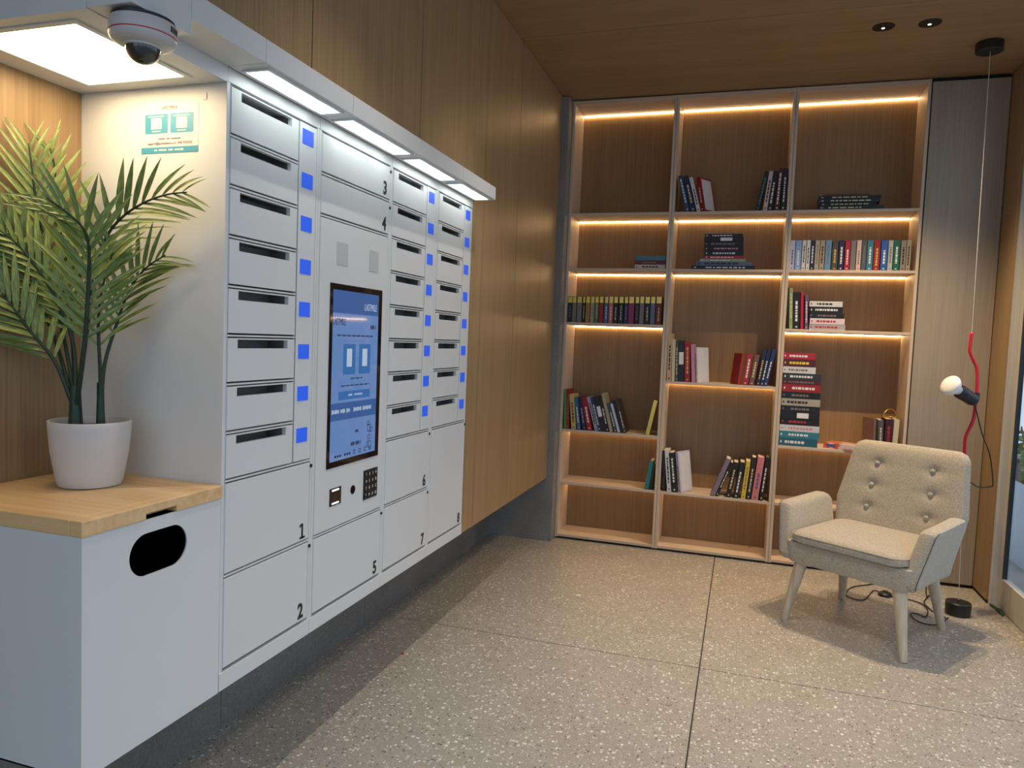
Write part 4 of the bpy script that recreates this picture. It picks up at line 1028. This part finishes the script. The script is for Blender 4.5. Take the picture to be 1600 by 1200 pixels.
for (x0, y0, x1, y1) in ((-0.255, -0.262, -0.318, -0.300), (0.268, -0.262, 0.330, -0.312), (-0.25, 0.21, -0.300, 0.312), (0.225, 0.21, 0.262, 0.318)):
    pts = [Vector((x0, y0, 0.345))*(1-t)+Vector((x1, y1, 0.0))*t for t in (0, 0.25, 0.5, 0.75, 1)]
    MB().tube(pts, [0.034, 0.031, 0.027, 0.023, 0.019], 18).build('leg', M['chairleg'], ch, smooth='auto', local=True)

# ================================================================== CABLE LAMP
YL = 4.80
lp = empty('cable_lamp', (2.63, YL, 0), 'red bent tube lamp on a floor to ceiling steel cable', 'lamp')
MB().lathe([(0.068, ZC-0.0005), (0.070, ZC-0.003), (0.070, ZC-0.050), (0.066, ZC-0.053)], 40, (2.585, YL+0.02, 0)).build('ceiling_mount', M['black'], lp, smooth='auto')
MB().lathe([(0.060, 0.0005), (0.066, 0.003), (0.067, 0.072), (0.063, 0.076)], 40, (2.632, YL-0.03, 0)).build('floor_weight', M['black'], lp, smooth='auto')
MB().lathe([(0.006, 0.075), (0.006, 0.083), (0.003, 0.086)], 12, (2.632, YL-0.03, 0)).build('cable_stop', M['black'], lp)
MB().tube([(2.588, YL+0.01, ZC-0.05), (2.602, YL, 1.64)], 0.0016, 6).build('upper_cable', plain('cable_grey', (0.6, 0.58, 0.55), 0.35), lp)
MB().tube([(2.617, YL, 0.82), (2.632, YL-0.03, 0.08)], 0.0016, 6).build('lower_cable', MATS['cable_grey'], lp)
tp_ = bez([(2.602, YL, 1.646), (2.599, YL, 1.59), (2.600, YL, 1.538), (2.622, YL, 1.485), (2.640, YL, 1.445), (2.648, YL, 1.38), (2.650, YL, 1.286), (2.648, YL, 1.20), (2.643, YL, 1.14), (2.626, YL, 1.085), (2.611, YL, 1.035), (2.612, YL, 0.957), (2.617, YL, 0.82)], 5)
MB().tube(tp_, 0.0095, 14).build('bent_tube', M['red'], lp, smooth=True)
# socket and reflector bulb, tilted up to the left
ax = Vector((2.515-2.622, -0.07, 1.322-1.262)).normalized(); b_ = Vector((2.628, YL-0.03, 1.258))
rotm = Vector((0, 0, 1)).rotation_difference(ax).to_matrix().to_4x4()
mt = Matrix.Translation(b_) @ rotm @ Matrix.Scale(1.28, 4)
MB().lathe([(0.012, -0.012), (0.024, -0.006), (0.029, 0.008), (0.029, 0.060), (0.031, 0.064), (0.031, 0.088), (0.027, 0.094)], 28, (0, 0, 0), mt).build('bulb_socket', M['black'], lp, smooth='auto')
MB().lathe([(0.018, 0.088), (0.020, 0.100), (0.026, 0.112), (0.040, 0.131), (0.0465, 0.143), (0.0475, 0.151), (0.042, 0.159), (0.026, 0.165), (0.002, 0.168)], 32, (0, 0, 0), mt).build('reflector_bulb', M['bulb'], lp, smooth=True)
MB().tube([(2.650, YL, 1.300), (2.650, YL, 1.262)], 0.017, 16).tube([(2.650, YL, 1.281), (2.622, YL-0.024, 1.270)], 0.009, 10).build('clamp', M['black'], lp, smooth='auto')
MB().tube(bez([(2.634, YL-0.028, 1.248), (2.655, YL-0.02, 1.178), (2.696, YL, 1.057), (2.752, YL+0.04, 0.939), (2.790, YL+0.08, 0.777), (2.782, YL+0.09, 0.748), (2.71, YL+0.06, 0.745), (2.648, YL+0.02, 0.772), (2.56, YL+0.02, 0.70), (2.50, YL+0.10, 0.35), (2.52, YL+0.22, 0.03), (2.559, 5.08, 0.006), (2.488, 4.913, 0.006), (2.487, 4.809, 0.006), (2.507, 4.719, 0.006), (2.545, 4.66, 0.006)], 8), 0.0036, 8).build('power_cord', M['black'], lp, smooth=True)
MB().tube(bez([(2.295, 4.93, 0.006), (2.354, 4.925, 0.006), (2.421, 4.907, 0.006), (2.470, 4.85, 0.006), (2.470, 4.739, 0.009), (2.435, 4.625, 0.006), (2.398, 4.660, 0.006), (2.360, 4.640, 0.006), (2.375, 4.53, 0.006), (2.44, 4.50, 0.006), (2.50, 4.56, 0.006), (2.56, 4.67, 0.006)], 8), 0.0036, 8)\
    .tube(bez([(2.262, 4.955, 0.006), (2.225, 5.01, 0.006), (2.14, 4.80, 0.006), (2.082, 4.781, 0.006), (2.043, 4.85, 0.006), (2.10, 5.02, 0.006), (2.25, 5.16, 0.006), (2.32, 5.26, 0.006)], 8), 0.0036, 8).build('floor_cord', M['black'], lp, smooth=True)
MB().lathe([(0.036, 0.0005), (0.040, 0.004), (0.039, 0.016), (0.030, 0.024), (0.018, 0.026), (0.016, 0.032), (0.004, 0.034)], 28, (2.278, 4.945, 0)).build('foot_switch', M['black'], lp, smooth='auto')
g = empty('green_cord_scrap', (2.88, 4.93, 0), 'short dark green cord lying at the foot of the door frame', 'cord')
MB().tube(bez([(2.868, 5.018, 0.009), (2.878, 4.985, 0.009), (2.884, 4.945, 0.009), (2.886, 4.89, 0.009), (2.884, 4.845, 0.009)], 6), 0.008, 8).build('cord', M['green_cord'], g, smooth=True)

# ================================================================== LITTER
def scrap(name, x, y, pts, mat, label, cat, h=0.0022):
    r = empty(name, (x, y, 0), label, cat)
    MB().loft([[(x+a, y+b, 0.0004) for a, b in pts], [(x+a*0.92, y+b*0.92, h) for a, b in pts]]).build('flake', mat, r)
scrap('paper_scrap', SCRAPS[0][0], SCRAPS[0][1], [(-0.016, -0.006), (0.008, -0.012), (0.017, 0.004), (0.0, 0.012)], M['bulb'], 'small white paper scrap on the floor left of the long joint', 'scrap')
scrap('dry_leaf', SCRAPS[1][0], SCRAPS[1][1], [(-0.024, 0.004), (-0.008, -0.012), (0.016, -0.010), (0.026, 0.002), (0.010, 0.012), (-0.012, 0.012)], plain('dry_leaf', (0.30, 0.26, 0.20), 0.8, var=0.3), 'pale dry leaf on the floor in front of the armchair', 'leaf')
scrap('red_crumb', SCRAPS[2][0], SCRAPS[2][1], [(-0.006, -0.004), (0.005, -0.006), (0.007, 0.004), (-0.003, 0.006)], plain('red_crumb', (0.35, 0.02, 0.03), 0.6), 'tiny red crumb on the floor in the locker shadow', 'crumb', 0.005)
# ================================================================== DOWNLIGHTS
def downlight(x, y, label, watt=SPOT_WATT, ang=96, col=(1.0, 0.74, 0.44)):
    r = empty('downlight', (x, y, ZC), label, 'downlight', 'recessed ceiling downlights')
    MB().lathe([(0.050, ZC-0.0035), (0.056, ZC-0.003), (0.057, ZC-0.0002), (0.050, ZC-0.0002)], 40, (x, y, 0)).build('trim_ring', M['black'], r, smooth='auto')
    MB().lathe([(0.051, ZC-0.0005), (0.051, ZC-0.0025), (0.030, ZC-0.0012), (0.001, ZC-0.0010)], 40, (x, y, 0)).build('black_baffle', M['black_gloss'], r, smooth='auto')
    MB().lathe([(0.009, ZC-0.0030), (0.008, ZC-0.0045), (0.001, ZC-0.0050)], 20, (x, y+0.012, 0)).build('lens', M['lens'], r, smooth=True)
    L = bpy.data.lights.new('downlight_lamp', 'SPOT'); L.energy = watt; L.color = col
    L.spot_size = math.radians(ang); L.spot_blend = 1.0; L.shadow_soft_size = 0.013*S
    o = bpy.data.objects.new('downlight_lamp', L); COL.objects.link(o); o.parent = r
    o.location = (0, 0, -0.012*S)
downlight(1.984, 4.475, 'left one of two black ceiling downlights above the armchair')
downlight(2.210, 4.475, 'right one of two black ceiling downlights above the armchair')
downlight(1.984, 1.90, 'left one of two unseen ceiling downlights added nearer the viewer', FRONT_WATT, 110, (1.0, 0.90, 0.78))  # out-of-view pair, assumed here to light the near floor
downlight(2.210, 1.90, 'right one of two unseen ceiling downlights added nearer the viewer', FRONT_WATT, 110, (1.0, 0.90, 0.78))
downlight(0.60, 2.15, 'unseen ceiling downlight added in front of the lockers, near the niche', AISLE_WATT, 84, (1.0, 0.92, 0.82))  # out-of-view aisle pair, added for the floor shadow edge along the lockers
downlight(0.60, 3.30, 'unseen ceiling downlight added in front of the far lockers', AISLE_WATT, 84, (1.0, 0.92, 0.82))

# ================================================================== POTTED PALM
PC = (-0.298, 1.500)
pm = empty('potted_palm', (PC[0], PC[1], 1.068), 'artificial palm in a pale tapered pot on the oak lid', 'plant')
MB().lathe([(0.064, 1.0685), (0.075, 1.070), (0.079, 1.080), (0.093, 1.16), (0.0985, 1.225), (0.0990, 1.240), (0.0980, 1.242), (0.0950, 1.242), (0.094, 1.235), (0.091, 1.20), (0.001, 1.199)], 56, (PC[0], PC[1], 0)).build('pot', M['pot'], pm, smooth='auto')
MB().lathe([(0.091, 1.21), (0.091, 1.222), (0.001, 1.226)], 40, (PC[0], PC[1], 0)).build('filler', M['soil'], pm)
tr = MB()
tr.tube(bez([(-0.332, 1.485, 1.215), (-0.336, 1.488, 1.26), (-0.345, 1.495, 1.33)], 5), [0.019-0.0006*k for k in range(11)], 12)
tr.tube(bez([(-0.268, 1.505, 1.215), (-0.270, 1.506, 1.27), (-0.272, 1.508, 1.34)], 5), [0.012-0.0004*k for k in range(11)], 12)
tr.tube(bez([(-0.285, 1.520, 1.215), (-0.292, 1.525, 1.27), (-0.305, 1.535, 1.34)], 5), [0.010-0.0003*k for k in range(11)], 12)
tr.build('trunk', M['stem'], pm, smooth='auto')
blades = [leaf_mesh('palm_blade', M['leaf'], 1, 0.092, b_, 6) for b_ in (0.10, 0.18, 0.26)]
rp_ = random.Random(3)
CAMP = Vector((1.35612, 0, 1.5))
LEAFN = 0
for fi, F in enumerate(FRONDS):
    base = (-0.270, 1.506, 1.262) if fi in (3, 7) else (-0.337, 1.489, 1.262)
    P = bez([base]+list(F[1:]), 8); n = len(P)
    fr = MB().tube(P, [0.0066*(1-0.80*(i/(n-1))**0.6)+0.0006 for i in range(n)], 7).build('frond', M['stem'], pm, smooth=True)
    o0 = org(pm)
    start = START[fi]
    cum = [0.0]
    for i in range(1, n): cum.append(cum[-1]+(P[i]-P[i-1]).length)
    tot = cum[-1]
    cnt = COUNT[fi]
    for k in range(cnt):
        t = start+(1-start)*(k+0.5)/cnt
        s_ = t*tot; i = max(j for j in range(n-1) if cum[j] <= s_)
        p = P[i].lerp(P[i+1], (s_-cum[i])/max(1e-6, cum[i+1]-cum[i])); tan = (P[i+1]-P[i]).normalized()
        q = (t-start)/(1-start)
        view = (CAMP-p).normalized()
        side0 = tan.cross(view).normalized()
        ln = LEN[fi]*(0.55+0.9*math.sin(PI*min(1, 0.18+0.75*q)))*0.72*rp_.uniform(0.9, 1.08)
        for sd in (-1, 1):
            spread = 0.78-0.36*q+rp_.uniform(-0.06, 0.06)
            d = (tan*math.cos(spread)+side0*sd*math.sin(spread)+view*rp_.uniform(-0.05, 0.22)).normalized()
            for tries in range(12):
                e = p+d*ln
                if e.x < -0.490: d = (d+Vector((0.12, -0.03, 0))).normalized()
                elif e.y > 1.612: d = (d+Vector((0, -0.12, 0))).normalized()
                else: break
            up = (view*0.8+Vector((0, 0, 0.6))).normalized()
            yv = up.cross(d).normalized(); zv = d.cross(yv).normalized()
            m3 = Matrix((d, yv, zv)).transposed()
            o = bpy.data.objects.new('leaflet', blades[rp_.randrange(3)]); COL.objects.link(o); o.parent = fr
            o.location = (p-o0)*S
            o.rotation_euler = m3.to_euler()
            o.scale = (ln*S, ln*S*rp_.uniform(0.95, 1.25)*WID[fi], ln*S)
            LEAFN += 1
print('leaflets', LEAFN)
